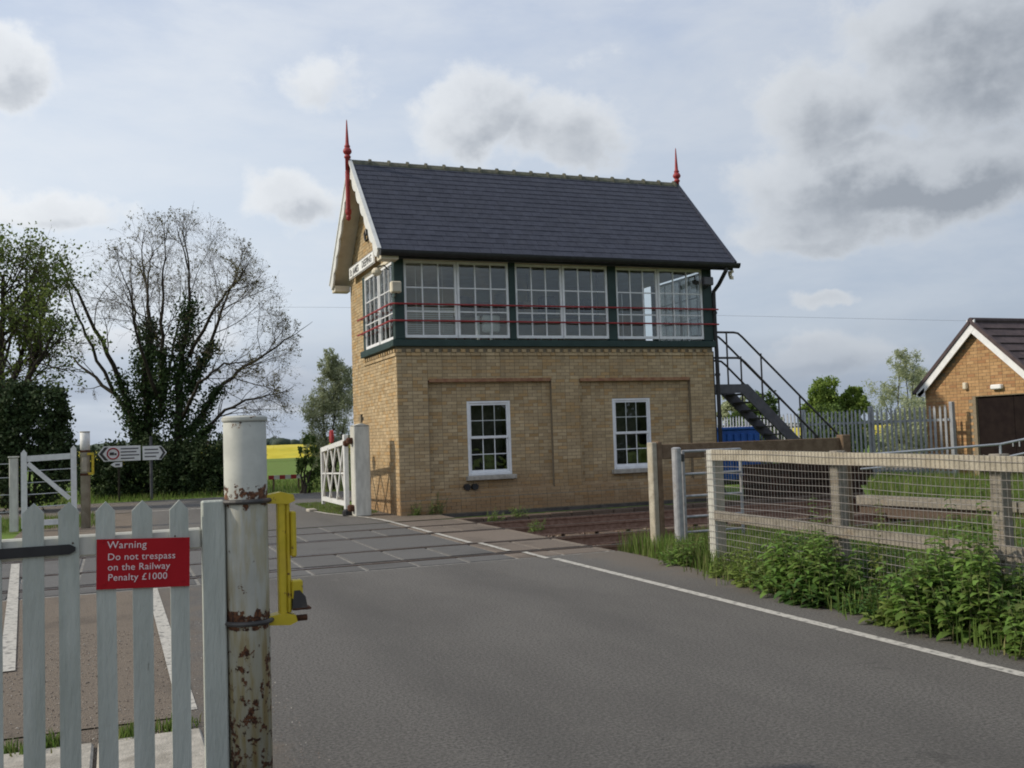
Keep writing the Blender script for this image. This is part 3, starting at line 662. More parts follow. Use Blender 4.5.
# lower sash windows
for (x0, x1, z0, z1) in WIN:
    w = thing('sash_window', None, None); w.parent = box; w.matrix_parent_inverse = Matrix.Translation(ROOTLOC[box.name]).inverted()
    f = MB(); y0, y1 = REC - .008, REC + .10
    f.bbox(x0, x0 + .05, y0, y1, z0, z1, .006); f.bbox(x1 - .05, x1, y0, y1, z0, z1, .006); f.bbox(x0 + .05, x1 - .05, y0 + .001, y1, z1 - .045, z1, .006); f.bbox(x0 + .05, x1 - .05, y0 - .02, y1, z0, z0 + .06, .006)
    fo = f.build('frame', M['sash_paint'], w)
    hm = (z0 + .06 + z1 - .045) / 2
    sash(w, (x0 + .052, REC + .070, z0 + .062), UX, NY, x1 - x0 - .104, hm - z0 - .04, 3, 2, fr=.042, bar=.02, dep=.035)
    sash(w, (x0 + .052, REC + .034, hm - .012), UX, NY, x1 - x0 - .104, z1 - .047 - hm + .012, 3, 2, fr=.042, bar=.02, dep=.025)
    MB().bbox(x0 - .07, x1 + .07, -.02, REC + .06, z0 - .10, z0 - .002, .012).build('sill', M['concrete'], w)
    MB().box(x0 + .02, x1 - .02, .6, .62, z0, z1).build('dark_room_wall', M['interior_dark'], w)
# white paper and tin behind the left lower window pane
# roof
pit = math.atan2(2.565, 2.546); SL = math.hypot(2.565, 2.546)
EY, EZ, RY, RZ = -.416, 5.61, 2.13, 8.175
XL, XR = -.40, 8.33
def slope_pt(x, s, h, front=True):
    y = EY + s * math.cos(pit) - h * math.sin(pit); z = EZ + s * math.sin(pit) + h * math.cos(pit)
    return (x, y if front else 2 * RY - y, z)
def deck(front):
    m = MB(); v = [slope_pt(x, s, h, front) for h in (-.07, -.012) for (x, s) in ((XL + .01, .02), (XR - .01, .02), (XR - .01, SL - .01), (XL + .01, SL - .01))]
    return m.add(v, [(3, 2, 1, 0), (4, 5, 6, 7), (0, 1, 5, 4), (1, 2, 6, 5), (2, 3, 7, 6), (3, 0, 4, 7)])
roof = deck(True).build('roof', M['cream_paint'], box); q = deck(False).build('roof', M['cream_paint'], box)
EXP, SW = .20, .248
nrow = 18
sl_c = []; rest = MB()
for i in range(nrow):
    s0 = i * EXP - .02; x = XL - (SW / 2 if i % 2 else 0) ; k = 0
    while x < XR - .01:
        a, b = max(x, XL), min(x + SW, XR)
        full = (b - a) > SW - .001
        if b - a > .03:
            s1 = min(s0 + EXP + .06, SL - .005); tone = random.uniform(.01, .99); lift = random.uniform(0, .004)
            c = np.array(slope_pt((a + b) / 2, s0 + .1, 0))
            sl_c.append((np.linalg.norm(c - cam_v) if full and s1 - s0 > EXP + .05 else 1e9, a, b, s0, s1, tone, lift, i))
        x += SW
def slate_verts(a, b, s0, s1, lift, front=True, g=.004):
    return [slope_pt(x, s, h, front) for (h0, h1) in ((-.006, -.014), (.007 + lift * .5, -.004)) for (x, s, h) in
            ((a + g / 2, s0, h0), (b - g / 2, s0, h0), (b - g / 2, s1, h1), (a + g / 2, s1, h1))]
SF = [(3, 2, 1, 0), (4, 5, 6, 7), (0, 1, 5, 4), (1, 2, 6, 5), (2, 3, 7, 6), (3, 0, 4, 7)]
sl_c.sort(key=lambda q: q[0]); sm = MB(); v0 = np.array(slate_verts(-SW / 2, SW / 2, 0, EXP + .06, 0)); org = np.array(slope_pt(0, 0, 0))
sm.add(v0 - org, SF); smesh = sm.mesh('slate')
n = 0
for (dist, a, b, s0, s1, tone, lift, i) in sl_c:
    if dist < 1e8 and n < 300:
        p = slope_pt((a + b) / 2, s0, lift); o = link('slate', smesh, M['slate'], None, loc=p, rot=(0, 0, random.uniform(-.004, .004))); o.parent = roof; n += 1
    else: rest.add(slate_verts(a, b, s0, s1, lift), SF, tone)
o = tag(rest.build('slating', M['slate']), kind='stuff'); o.parent = roof
rest = MB()
for (dist, a, b, s0, s1, tone, lift, i) in sl_c: rest.add(slate_verts(a, b, s0, s1, lift, False), [f[::-1] for f in SF], tone)
o = tag(rest.build('slating', M['slate']), kind='stuff'); o.parent = q
# ridge tiles with raised joints
nr = 19; L = (XR - XL - .06) / nr
for k in range(nr):
    x0 = XL + .03 + k * L; m = MB()
    for (xa, xb, t) in ((x0 + .004, x0 + L - .06, 0), (x0 + L - .06, x0 + L - .002, .030)):
        v = []
        for xx in (xa, xb):
            for (dy, dz) in ((-.12, -.105), (-.045, -.025), (0, .0), (.045, -.025), (.12, -.105)): v.append((xx, RY + dy * (1 + t), RZ + .015 + dz + t * 1.4))
            for (dy, dz) in ((.15, -.17), (0, -.02), (-.15, -.17)): v.append((xx, RY + dy, RZ + dz))
        m.add(v, [tuple(range(7, -1, -1)), tuple(range(8, 16))] + [(i, (i + 1) % 8, 8 + (i + 1) % 8, 8 + i) for i in range(8)])
    m.build('ridge_tile', M['ridge_tile'], box)
# bargeboards with scalloped lower edge
def bargeboard(xf, front, t=.045, scal=True):
    n = 9 * 8; s_ = np.linspace(0.02, SL + .02, n + 1)
    up_ = [(s, -.012) for s in s_]
    lo_ = [(s, -.20 - (.10 * abs(math.sin(math.pi * (s / SL * 7))) ** .7 if scal else 0)) for s in s_]
    def P(s, h, x): return slope_pt(x, s, h, front)
    m = MB(); v = []
    for (u, l) in zip(up_, lo_):
        v += [P(*u, xf), P(*l, xf), P(*u, xf + t), P(*l, xf + t)]
    f = []
    for i in range(n):
        a = 4 * i; b = a + 4; f += [(a, b, b + 1, a + 1), (a + 2, a + 3, b + 3, b + 2), (a, a + 2, b + 2, b), (a + 1, b + 1, b + 3, a + 3)]
    f += [(0, 1, 3, 2), (4 * n, 4 * n + 2, 4 * n + 3, 4 * n + 1)]
    if not front: f = [q[::-1] for q in f]
    return m.add(v, f)
for (xf, fr) in ((XL - .045, True), (XL - .045, False), (XR, True), (XR, False)):
    o = bargeboard(xf, fr, scal=xf < 0).build('bargeboard', M['white_paint'] if xf < 0 else M['green_paint'], box)
    # moulded capping along the top
    c = MB(); v = [slope_pt(x, s, h, fr) for h in (-.03, .02) for (x, s) in ((xf - .02, 0), (xf + .065, 0), (xf + .065, SL + .02), (xf - .02, SL + .02))]
    c.add(v, SF if fr else [g_[::-1] for g_ in SF]); z_ = c.build('capping', M['white_paint'] if xf < 0 else M['slate']); z_.parent = o
# boxed eaves at the gable feet, purlin ends
for yy in ((EY + .02, EY + .36), (2 * RY - EY - .36, 2 * RY - EY - .02)):
    MB().bbox(XL + .01, .0, yy[0], yy[1], 5.40, 5.56, .01).build('eaves_box', M['cream_paint'], box)
fm(XL + .02, XR - .02, EY + .03, EY + .06, 5.42, 5.60).build('fascia', M['black_paint'], box)
MB().box(XL + .02, XR - .02, EY + .061, -.05, 5.53, 5.555).build('soffit', M['cream_paint'], box)
g_ = MB(); n = 9
v = []
for x in (XL - .02, XR + .08):
    for k in range(n): a = math.pi * (1 + k / (n - 1)); v.append((x, EY - .055 + .085 * math.cos(a), 5.575 + .12 * math.sin(a)))
g_.add(v, [(i, i + 1, n + i + 1, n + i) for i in range(n - 1)] + [tuple(range(n - 1, -1, -1)), tuple(range(n, 2 * n))])
g_.build('gutter', M['black_paint'], box)
dp = MB().tube([(XR - .28, EY - .04, 5.50), (XR - .28, EY - .04, 5.40), (XR - .33, -.20, 5.10), (W + .07, -.06, 4.95), (W + .07, -.05, 4.8), (W + .07, -.05, 3.9), (W + .085, -.05, 3.5), (W + .085, -.05, .2), (W + .085, -.12, .08)], .05, 10)
o = dp.build('downpipe', M['black_paint'], box)
for z in (.9, 1.9, 2.9, 4.4): MB().lathe([(.066, 0), (.066, .06)], (W + .085 if z < 3.6 else W + .07, -.05, z), 10).build('pipe_clip', M['black_paint'], o)
MB().prism([(0, 0), (.16, 0), (.16, -.08), (.10, -.20), (.02, -.22), (.02, -.14), (.07, -.12), (.08, -.06), (0, -.05)], (XR - .02, EY + .02, 5.42), (0, 1, 0), (0, 0, 1), (-1, 0, 0), .06).build('eaves_bracket', M['cream_paint'], box)
# finials
sp = [(.055, 0), (.055, .28), (.072, .29), (.078, .32), (.06, .345), (.05, .37), (.075, .39), (.098, .43), (.098, .46), (.075, .51), (.05, .53), (.066, .55), (.066, .575), (.046, .60), (.04, .66), (.012, 1.17), (.001, 1.21)]
for x, pend in ((XL - .075, True), (XR + .05, False)):
    f = MB().lathe([(r * 1.05, z) for r, z in sp], (x, RY, 7.93), 12).build('finial', M['red_paint'], box, True)
    if pend:
        m = MB(); m.bbox(x - .055, x + .03, RY - .055, RY + .055, 7.0, 7.93, .015)
        m.lathe([(.02, 0), (.05, .03), (.06, .08), (.045, .12), (.06, .15), (.075, .19), (.075, .26)], (x - .01, RY, 6.74), 12)
        z_ = m.build('pendant', M['red_paint']); z_.parent = f
# gable tie ornament, nameboard, lamps
orn = MB()
for s in (-1, 1): orn.tube([(-.06, 2.13 + s * .08, 6.30), (-.06, 2.13 + s * .2, 6.36), (-.06, 2.13 + s * .22, 6.50), (-.06, 2.13 + s * .08, 6.56), (-.06, 2.13, 6.42)], .03, 6)
orn.build('gable_ornament', M['black_paint'], box)
SX = -.16
nb = fm(SX, SX + .035, 1.12, 3.70, 5.585, 5.895, b=.01).build('nameboard', M['sign_white'], box)
for (y0, y1, z0, z1) in ((1.15, 3.67, 5.60, 5.612), (1.15, 3.67, 5.868, 5.88), (1.15, 1.165, 5.613, 5.867), (3.655, 3.67, 5.613, 5.867)):
    z_ = MB().box(SX - .004, SX + .001, y0, y1, z0, z1).build('border', M['letter_dark']); z_.parent = nb
for (t_, y_) in (('St', 3.56), ('JAMES', 3.26), ('DEEPING', 2.30)): z_ = place_text('lettering', t_, .235, (SX - .002, y_, 5.66), (0, -1, 0), (0, 0, 1), M['letter_dark'], None, bold=.004, spacing=1.02); z_.parent = nb
for y in (1.5, 3.3): MB().box(SX + .036, -.005, y, y + .05, 5.70, 5.76).build('board_batten', M['cream_paint'], box)
lp = MB().bbox(-.16, .06, -.34, -.17, 4.71, 4.95, .02).build('floodlight', M['cream_paint'], box)
z_ = MB().bbox(-.14, .04, -.352, -.341, 4.73, 4.93, .004).build('lens', M['interior'], None); z_.parent = lp
z_ = MB().tube([(-.03, -.05, 4.64), (-.04, -.25, 4.66), (-.04, -.25, 4.72)], .018, 6).build('arm', M['black_paint']); z_.parent = lp
lp = MB().lathe([(.05, 0), (.11, .05), (.11, .10), (.06, .16), (.03, .17)], (-.30, .35, 5.17), 12).build('wall_lamp', M['cream_paint'], box)
z_ = MB().tube([(-.02, .35, 5.30), (-.14, .35, 5.40), (-.30, .35, 5.34)], .016, 6).build('arm', M['black_paint']); z_.parent = lp
lp = MB().bbox(7.52, 7.78, -.33, -.17, 5.06, 5.26, .02).build('floodlight', M['grey_steel'], box)
z_ = MB().tube([(7.7, -.04, 5.02), (7.66, -.25, 5.04), (7.66, -.25, 5.07)], .018, 6).build('arm', M['black_paint']); z_.parent = lp
lp = MB().tube([(7.38, -.10, 5.16), (7.30, -.34, 5.10)], .055, 10).build('camera_housing', M['black_paint'], box)
z_ = MB().tube([(7.38, .0, 5.30), (7.38, -.12, 5.30), (7.37, -.15, 5.20)], .015, 6).build('arm', M['black_paint']); z_.parent = lp
for x in (1.50, 1.68):
    MB().tube([(x, .06, .535), (x, -.04, .535)], .072, 12).build('vent_cap', M['black_paint'], box)
MB().tube([(W + .03, .03, .4), (W + .03, .03, 3.5)], .02, 6).build('conduit', M['black_paint'], box)

# things inside the upper room
mon = thing('desk_monitor', 'small white machine standing behind the glass of the front left bay', 'monitor', (2.2, .45, 3.72))
MB().bbox(2.10, 2.52, .33, .42, 3.96, 4.34, .03).build('casing', M['sign_white'], mon); MB().bbox(1.98, 2.04, .36, .42, 3.78, 4.33, .01).build('stand', M['sign_white'], mon)
MB().tube([(2.31, .38, 3.78), (2.31, .38, 3.97)], .03, 8).build('stem', M['sign_white'], mon); MB().bbox(2.17, 2.45, .30, .46, 3.755, 3.782, .008).build('foot', M['sign_white'], mon)
desk = thing('signal_desk', 'long dark desk inside the upper glazed room', 'desk', (4, .6, 2.65))
MB().bbox(.5, W - .5, .33, .95, 3.70, 3.752, .01).build('desk_top', M['interior_dark'], desk)
for x in (.6, 2.9, 5.0, W - .65): MB().bbox(x, x + .06, .4, .9, 2.65, 3.70, .005).build('leg', M['interior_dark'], desk)
bs_ = thing('block_shelf', 'dark shelf of signalling instruments inside the upper room', 'shelf', (3.6, 1.2, 4.5))
MB().bbox(1.7, 5.6, 1.05, 1.45, 4.42, 4.46, .005).build('shelf_board', M['interior_dark'], bs_)
for k, (x, w, h) in enumerate(((1.85, .32, .42), (2.35, .22, .30), (2.75, .34, .50), (3.4, .26, .34), (3.9, .36, .46), (4.5, .24, .30), (5.0, .34, .42))): MB().bbox(x, x + w, 1.10, 1.38, 4.462, 4.462 + h, .02).build('instrument', M['timber_brown'] if k % 2 else M['interior_dark'], bs_)
for x in (1.8, 3.6, 5.45): MB().tube([(x, 1.25, 4.46), (x, 1.25, 5.48)], .015, 6).build('hanger', M['black_paint'], bs_)
lev = thing('lever_frame', 'dark lever frame along the back of the upper room', 'lever frame', (3.5, 2.4, 2.65))
MB().bbox(1.8, 5.4, 2.2, 2.7, 2.66, 3.0, .03).build('quadrant', M['interior_dark'], lev)
for k in range(16): MB().tube([(1.95 + k * .21, 2.45, 2.95), (1.95 + k * .21, 2.40 + .15 * (k % 3 == 0), 4.05)], [.025, .014], 6).build('lever', M['red_paint'] if k % 3 else M['sash_paint'], lev)

# ------------------------------------------------------------------ steel stairway
st = thing('steel_stairway', 'grey steel outside stairway with tubular handrails at the signal box end', 'stairway', (10, .9, 0))
Y0, Y1 = .50, 1.38; XT, ZT, XBt = 9.08, 2.72, 9.08 + 2.72 / .94
for y in (Y0, Y1):
    m = MB(); m.beam((7.92, y, ZT - .11), (XT + .05, y, ZT - .11), .05, .22); m.build('landing_beam', M['grey_steel'], st)
    m = MB(); m.prism([(XT - .02, ZT), (XT + .10, ZT), (XBt + .05, .04), (XBt + .05, 0), (XBt - .25, 0), (XT - .1, ZT - .22), (XT - .02, ZT - .22)], (0, y - .026, 0), (1, 0, 0), (0, 0, 1), (0, 1, 0), .052)
    m.build('stringer', M['grey_steel'], st)
MB().box(7.92, XT, Y0 + .03, Y1 - .03, ZT - .06, ZT - .02).build('landing_plate', M['grey_steel'], st)
for k in range(1, 13):
    z = ZT - k * .209; x = XT + (ZT - z) / .94
    MB().bbox(x - .20, x + .05, Y0 + .027, Y1 - .027, z - .05, z - .01, .006).build('tread', M['grey_steel'], st)
for y in (Y0, Y1):
    yy = y - .0
    for (h, x0) in ((1.30, 8.96), (.66, 9.02)):
        z0 = ZT + h
        if h > 1: pts = [(7.98, yy, z0 - .22), (8.03, yy, z0 - .08), (8.16, yy, z0), (x0 - .12, yy, z0), (x0, yy, z0 - .02), (x0 + .12, yy, z0 - .11), (XBt - .12, yy, h + .12), (XBt - .02, yy, h - .02), (XBt, yy, h - .25)]
        else: pts = [(7.98, yy, z0 + .20), (8.03, yy, z0 + .06), (8.16, yy, z0), (x0 - .12, yy, z0), (x0, yy, z0 - .02), (x0 + .12, yy, z0 - .11), (XBt - .1, yy, h + .1)]
        MB().tube(pts, .028, 8).build('handrail', M['dark_steel'], st)
    for x in (8.62, 9.62, 10.75, XBt - .1):
        zb = ZT - max(0, x - XT) * .94; MB().tube([(x, yy, zb - .1), (x, yy, zb + 1.30 - (.02 if x > 9 else 0))], .022, 8).build('baluster', M['dark_steel'], st)

# ------------------------------------------------------------------ crossing gates
hp = thing('gate_post', 'thick white timber gate post standing by the lit end wall', 'gate post', (-.6, .7, 0))
MB().bbox(-.85, -.50, .52, .90, 0, 1.94, .02).build('post', M['weathered_white'], hp)
MB().prism([(-.86, 1.94), (-.49, 1.94), (-.675, 1.99)], (0, .51, 0), (1, 0, 0), (0, 0, 1), (0, 1, 0), .40).build('cap', M['weathered_white'], hp)
for z in (.18, 1.62): MB().bbox(-.97, -.83, .60, .80, z - .07, z + .07, .03).build('hinge', M['rust'], hp)
gt = thing('crossing_gate', 'white swung-open crossing gate with crossed braces beside the gate post', 'gate', (-.9, 2.4, 0))
GX = -.93
MB().bbox(GX - .05, GX + .05, .93, 1.07, .12, 1.76, .01).build('heel_post', M['white_paint'], gt); MB().bbox(GX - .04, GX + .04, 3.60, 3.69, .12, 1.48, .01).build('head_post', M['white_paint'], gt)
MB().beam((GX, 1.07, 1.60), (GX, 3.60, 1.43), .07, .11).build('top_rail', M['white_paint'], gt); MB().beam((GX, 1.07, .26), (GX, 3.60, .26), .07, .10).build('bottom_rail', M['white_paint'], gt)
MB().beam((GX, 1.07, .92), (GX, 3.60, .86), .04, .035).build('middle_rail', M['white_paint'], gt)
for k in range(3):
    y = 1.12 + k * .82
    MB().beam((GX - .02, y, 1.53 - .03 * k), (GX - .02, y + .8, .32), .03, .06).build('brace', M['white_paint'], gt); MB().beam((GX + .02, y + .8, 1.50 - .03 * k), (GX + .02, y, .32), .03, .06).build('brace', M['white_paint'], gt)
MB().bbox(GX - .06, GX + .06, .90, 1.02, 1.50, 1.64, .03).build('hinge_strap', M['rust'], gt); MB().lathe([(.09, 0), (.11, .03), (.11, .12), (.06, .16)], (GX, .96, -.01), 12).build('roller', M['black_paint'], gt)
MB().tube([(GX - .03, 2.5, 1.74), (GX + .03, 2.5, 1.74)], .15, 20).build('target_disc', M['red_paint'], gt); MB().tube([(GX, 2.5, 1.48), (GX, 2.5, 1.62)], .02, 6).build('target_stalk', M['rust'], gt)

GY = -16.1
pg = thing('picket_gate', 'pale grey-green picket gate with pointed pales in the near left corner', 'gate', (-6.2, GY, 0))
pk = [(-6.225, 1.375), (-6.07, 1.385), (-5.912, 1.39), (-5.778, 1.388), (-5.636, 1.385), (-5.49, 1.38), (-5.34, 1.372), (-6.375, 1.38), (-6.53, 1.38), (-6.685, 1.38)]
nail = MB().tube([(0, 0, 0), (0, -.0025, 0)], .0038, 7).mesh('nail')
for (x, zt) in pk:
    w = .039 + random.uniform(-.002, .002); z_ = zt + random.uniform(-.003, .003); ln = random.uniform(-.004, .004)
    MB().prism([(-w + ln, .10), (w + ln, .10), (w, z_ - .042), (0.002, z_), (-w, z_ - .042)], (x, GY - .012, 0), (1, 0, 0), (0, 0, 1), (0, 1, 0), .022).build('picket', M['picket_paint'], pg)
    for dx in (-.018, .016): link('nail', nail, M['rust'], pg, loc=(x + dx, GY - .0125, 1.20 + random.uniform(-.02, .02)))
MB().bbox(-5.245, -5.148, GY - .014, GY + .055, .06, 1.362, .006).build('stile', M['picket_paint'], pg)
MB().bbox(-6.9, -5.246, GY + .012, GY + .062, 1.155, 1.245, .008).build('rail', M['weathered_white'], pg); MB().bbox(-6.9, -5.246, GY + .012, GY + .062, .05, .13, .008).build('rail', M['weathered_white'], pg)
MB().prism([(-6.9, 1.166), (-5.775, 1.172), (-5.752, 1.185), (-5.752, 1.200), (-5.775, 1.213), (-6.9, 1.21)], (0, GY - .024, 0), (1, 0, 0), (0, 0, 1), (0, 1, 0), .012).build('strap_hinge', M['black_paint'], pg)
ws = thing('warning_sign', 'red trespass warning sign screwed to the picket gate', 'sign', (-5.49, GY - .02, 1.0))
SY = GY - .024
MB().prism([(-5.674, 1.018), (-5.302, 1.002), (-5.298, 1.210), (-5.670, 1.226)], (0, SY, 0), (1, 0, 0), (0, 0, 1), (0, 1, 0), .010).build('plate', M['sign_red'], ws)
U_ = (1, 0, -.043)
for (s, u, v, sz) in (('Warning', .044, .186, .043), ('Do not trespass', .044, .137, .040), ('on the Railway', .044, .094, .040), ('Penalty £1000', .044, .051, .040)):
    place_text('lettering', s, sz, (-5.674 + u, SY - .0015, 1.018 + v - .016 - u * .043), U_, (0.043, 0, 1), M['letter_pink'], ws, extrude=.001, spacing=1.04)
for (u, v) in ((.03, .2), (.345, .19), (.03, .02), (.345, .01)): MB().tube([(-5.674 + u, SY - .004, 1.018 + v), (-5.674 + u, SY + .001, 1.018 + v)], .005, 8).build('screw', M['sign_red'], ws)

gp = thing('gate_post', 'tall rust-streaked white steel post with yellow latch frame in the foreground', 'post', (-5.055, GY, 0))
PXc, PYc, PR = -5.052, GY + .03, .094
MB().lathe([(PR, -.02), (PR, 1.70), (PR - .002, 1.705)], (PXc, PYc, 0), 40).build('tube', M['rusty_white'], gp, True)
MB().lathe([(PR + .003, 1.706), (PR + .006, 1.712), (PR + .006, 1.724), (PR - .004, 1.732)], (PXc, PYc, 0), 40).build('cap', M['rusty_white'], gp)
for z in (1.352, .822):
    n = 24; pts = [(PXc + (PR + .010) * math.cos(a), PYc + (PR + .010) * math.sin(a), z) for a in np.linspace(0, 2 * math.pi, n + 1)]
    MB().tube(pts, .011, 8).build('clamp_band', M['dark_steel'], gp)
BX = -4.892
lf = MB().bbox(BX - .026, BX + .008, PYc - .031, PYc + .028, .803, 1.357, .006).build('latch_frame', M['yellow_paint'], gp)
for z, zz in ((1.355, .03), (.815, .03)):
    m = MB(); m.prism([(-.07, -.018), (.03, -.026), (.062, -.012), (.055, .016), (.0, .030), (-.07, .018)], (BX - .01, PYc - .035, z), (1, 0, 0), (0, 0, 1), (0, 1, 0), .07)
    q_ = m.build('arm', M['yellow_paint']); q_.parent = lf
q_ = MB().bbox(BX + .010, BX + .030, PYc - .02, PYc + .03, .84, 1.34, .006).build('flange', M['yellow_paint']); q_.parent = lf
q_ = MB().bbox(BX + .032, BX + .056, PYc - .03, PYc + .03, 1.09, 1.295, .006).build('keep_plate', M['yellow_paint']); q_.parent = lf
q_ = MB().bbox(BX + .03, BX + .08, PYc - .03, PYc + .03, .90, .985, .006).build('lock_block', M['yellow_paint']); q_.parent = lf
q_ = MB().prism([(.03, .0), (.10, -.01), (.09, .05), (.065, .08), (.04, .08)], (BX, PYc - .034, .86), (1, 0, 0), (0, 0, 1), (0, 1, 0), .06).build('lock_catch', M['dark_steel']); q_.parent = lf
q_ = MB().bbox(BX + .03, BX + .115, PYc - .036, PYc + .03, .852, .862, .003).build('catch_plate', M['rust']); q_.parent = lf
q_ = MB().tube([(BX - .05, PYc, .812), (BX + .10, PYc, .812)], .014, 8).build('bolt', M['rust']); q_.parent = lf

# far wicket gate
fw = thing('wicket_gate', 'white wicket gate with a diagonal brace and wires across the road', 'gate', (-6.9, 2.05, 0))
for x, zt in ((-7.33, 1.66), (-6.40, 1.72)):
    MB().prism([(-.055, .06), (.055, .06), (.055, zt - .07), (0, zt), (-.055, zt - .07)], (x, 2.0, 0), (1, 0, 0), (0, 0, 1), (0, 1, 0), .07).build('stile', M['white_paint'], fw)
MB().beam((-7.27, 2.035, 1.47), (-6.46, 2.035, 1.50), .05, .12).build('top_rail', M['white_paint'], fw); MB().beam((-7.27, 2.035, .16), (-6.46, 2.035, .16), .05, .11).build('bottom_rail', M['white_paint'], fw)
MB().beam((-7.26, 2.03, 1.38), (-6.48, 2.03, .62), .035, .09).build('brace', M['white_paint'], fw)
for z in (1.22, .98, .74, .48): MB().tube([(-7.3, 2.05, z), (-6.42, 2.05, z + .02)], .010, 6).build('wire', M['galvanised'], fw)
o = thing('gate_post', 'square white timber post hanging the far wicket gate', 'gate post', (-7.52, 2.05, 0)); MB().bbox(-7.60, -7.44, 1.98, 2.12, 0, 1.50, .012).build('post', M['weathered_white'], o)
MB().bbox(-7.62, -7.42, 1.96, 2.14, 1.50, 1.53, .008).build('cap', M['weathered_white'], o)
o = thing('gate_post', 'white post with yellow latch frame beside the far wicket gate', 'post', (-6.18, 2.05, 0))
MB().lathe([(.095, 0), (.095, 1.98), (.10, 1.985), (.10, 2.0)], (-6.18, 2.05, 0), 24).build('tube', M['timber_pale'], o, True)
MB().lathe([(.0965, 1.55), (.0965, 1.975)], (-6.18, 2.05, 0), 24).build('white_band', M['white_paint'], o, True)
MB().bbox(-6.06, -6.01, 2.0, 2.1, 1.10, 1.55, .008).build('latch_frame', M['yellow_paint'], o)
for z in (1.12, 1.53): MB().beam((-6.20, 1.99, z), (-6.02, 1.99, z), .05, .05).build('arm', M['yellow_paint'], o)
for z in (1.08, 1.56): MB().lathe([(.10, 0), (.105, .01), (.105, .04), (.10, .05)], (-6.18, 2.05, z), 20).build('clamp_band', M['rust'], o)
MB().bbox(-6.24, -6.14, 1.93, 1.955, 1.16, 1.46, .01).build('face_plate', M['timber_pale'], o)
wf = thing('wire_fence', 'post and wire fence running left of the far wicket gate', 'fence', (-9, 2.3, 0))
for k, x in enumerate((-8.35, -9.9, -11.4)): MB().bbox(x - .06, x + .06, 2.2, 2.32, 0, 1.45, .012).build('post', M['weathered_white'], wf)
for z in (.4, .75, 1.1, 1.38): MB().tube([(-7.6, 2.2, z), (-11.5, 2.2, z)], .008, 5).build('wire', M['galvanised'], wf)

# ------------------------------------------------------------------ road signs
ds = thing('direction_sign', 'white arrow direction signs on a grey pole under the ivy tree', 'sign', (-4.6, 12.9, 0))
MB().tube([(-4.55, 12.95, 0), (-4.55, 12.95, 1.98)], .045, 12).build('pole', M['grey_steel'], ds)
def arrow(u0, u1, z0, z1, left, name='plate', y=12.87):
    h = (z0 + z1) / 2; t = .17
    poly = [(u0, h), (u0 + t, z0), (u1, z0), (u1, z1), (u0 + t, z1)] if left else [(u0, z0), (u1 - t, z0), (u1, h), (u1 - t, z1), (u0, z1)]
    return MB().prism(poly, (0, y, 0), (1, 0, 0), (0, 0, 1), (0, 1, 0), .02).build(name, M['sign_white'], ds)
a = arrow(-6.10, -4.86, 1.24, 1.71, True); b = arrow(-4.80, -4.08, 1.24, 1.68, False)
def on(par, mb, mat, name): q = mb.build(name, mat); q.parent = par; return q
on(a, MB().prism([(-6.06, 1.475), (-5.90, 1.27), (-5.80, 1.27), (-5.96, 1.475), (-5.80, 1.68), (-5.90, 1.68)], (0, 12.862, 0), (1, 0, 0), (0, 0, 1), (0, 1, 0), .006), M['letter_dark'], 'chevron')
on(b, MB().prism([(-4.32, 1.27), (-4.24, 1.27), (-4.12, 1.46), (-4.24, 1.65), (-4.32, 1.65), (-4.20, 1.46)], (0, 12.862, 0), (1, 0, 0), (0, 0, 1), (0, 1, 0), .006), M['letter_dark'], 'chevron')
ring = [(-5.66 + .165 * math.cos(t), 12.864, 1.475 + .165 * math.sin(t)) for t in np.linspace(0, 2 * math.pi, 25)]
on(a, MB().tube(ring, .022, 6), M['sign_red'], 'ring'); on(a, MB().bbox(-5.76, -5.63, 12.858, 12.868, 1.43, 1.52, .003), M['letter_dark'], 'lorry_symbol'); on(a, MB().bbox(-5.62, -5.56, 12.858, 12.868, 1.43, 1.49, .003), M['letter_dark'], 'lorry_symbol')
for k, (z, w) in enumerate(((1.62, .52), (1.52, .46), (1.42, .54), (1.32, .40))): on(a, MB().box(-5.44, -5.44 + w, 12.863, 12.869, z - .018, z + .018), M['grey_steel'], 'text_line')
for k, (z, w) in enumerate(((1.57, .40), (1.46, .42), (1.35, .34))): on(b, MB().box(-4.74, -4.74 + w, 12.863, 12.869, z - .018, z + .018), M['grey_steel'], 'text_line')
sm_ = thing('footpath_sign', 'small white arrow sign below the long direction sign', 'sign', (-5.5, 12.7, 0))
MB().prism([(-5.74, 1.14), (-5.62, 1.06), (-5.40, 1.06), (-5.40, 1.21), (-5.62, 1.21)], (0, 12.68, 0), (1, 0, 0), (0, 0, 1), (0, 1, 0), .02).build('plate', M['sign_white'], sm_); MB().box(-5.6, -5.47, 12.672, 12.679, 1.11, 1.16).build('text_line', M['grey_steel'], sm_)
MB().tube([(-5.5, 12.73, 0), (-5.5, 12.73, 1.2)], .03, 8).build('pole', M['bark'], sm_)
rb = thing('marker_board', 'low red and white striped marker board in the grass beyond the road', 'barrier', (-.2, 14.3, 0))
for k in range(6): MB().bbox(-.75 + k * .19, -.75 + (k + 1) * .19 - .003, 14.3, 14.33, .40, .54, .004).build('stripe_panel', M['red_paint'] if k % 2 == 0 else M['weathered_white'], rb)
for x in (-.6, .25): MB().bbox(x, x + .06, 14.335, 14.39, 0, .5, .005).build('leg', M['timber_brown'], rb)

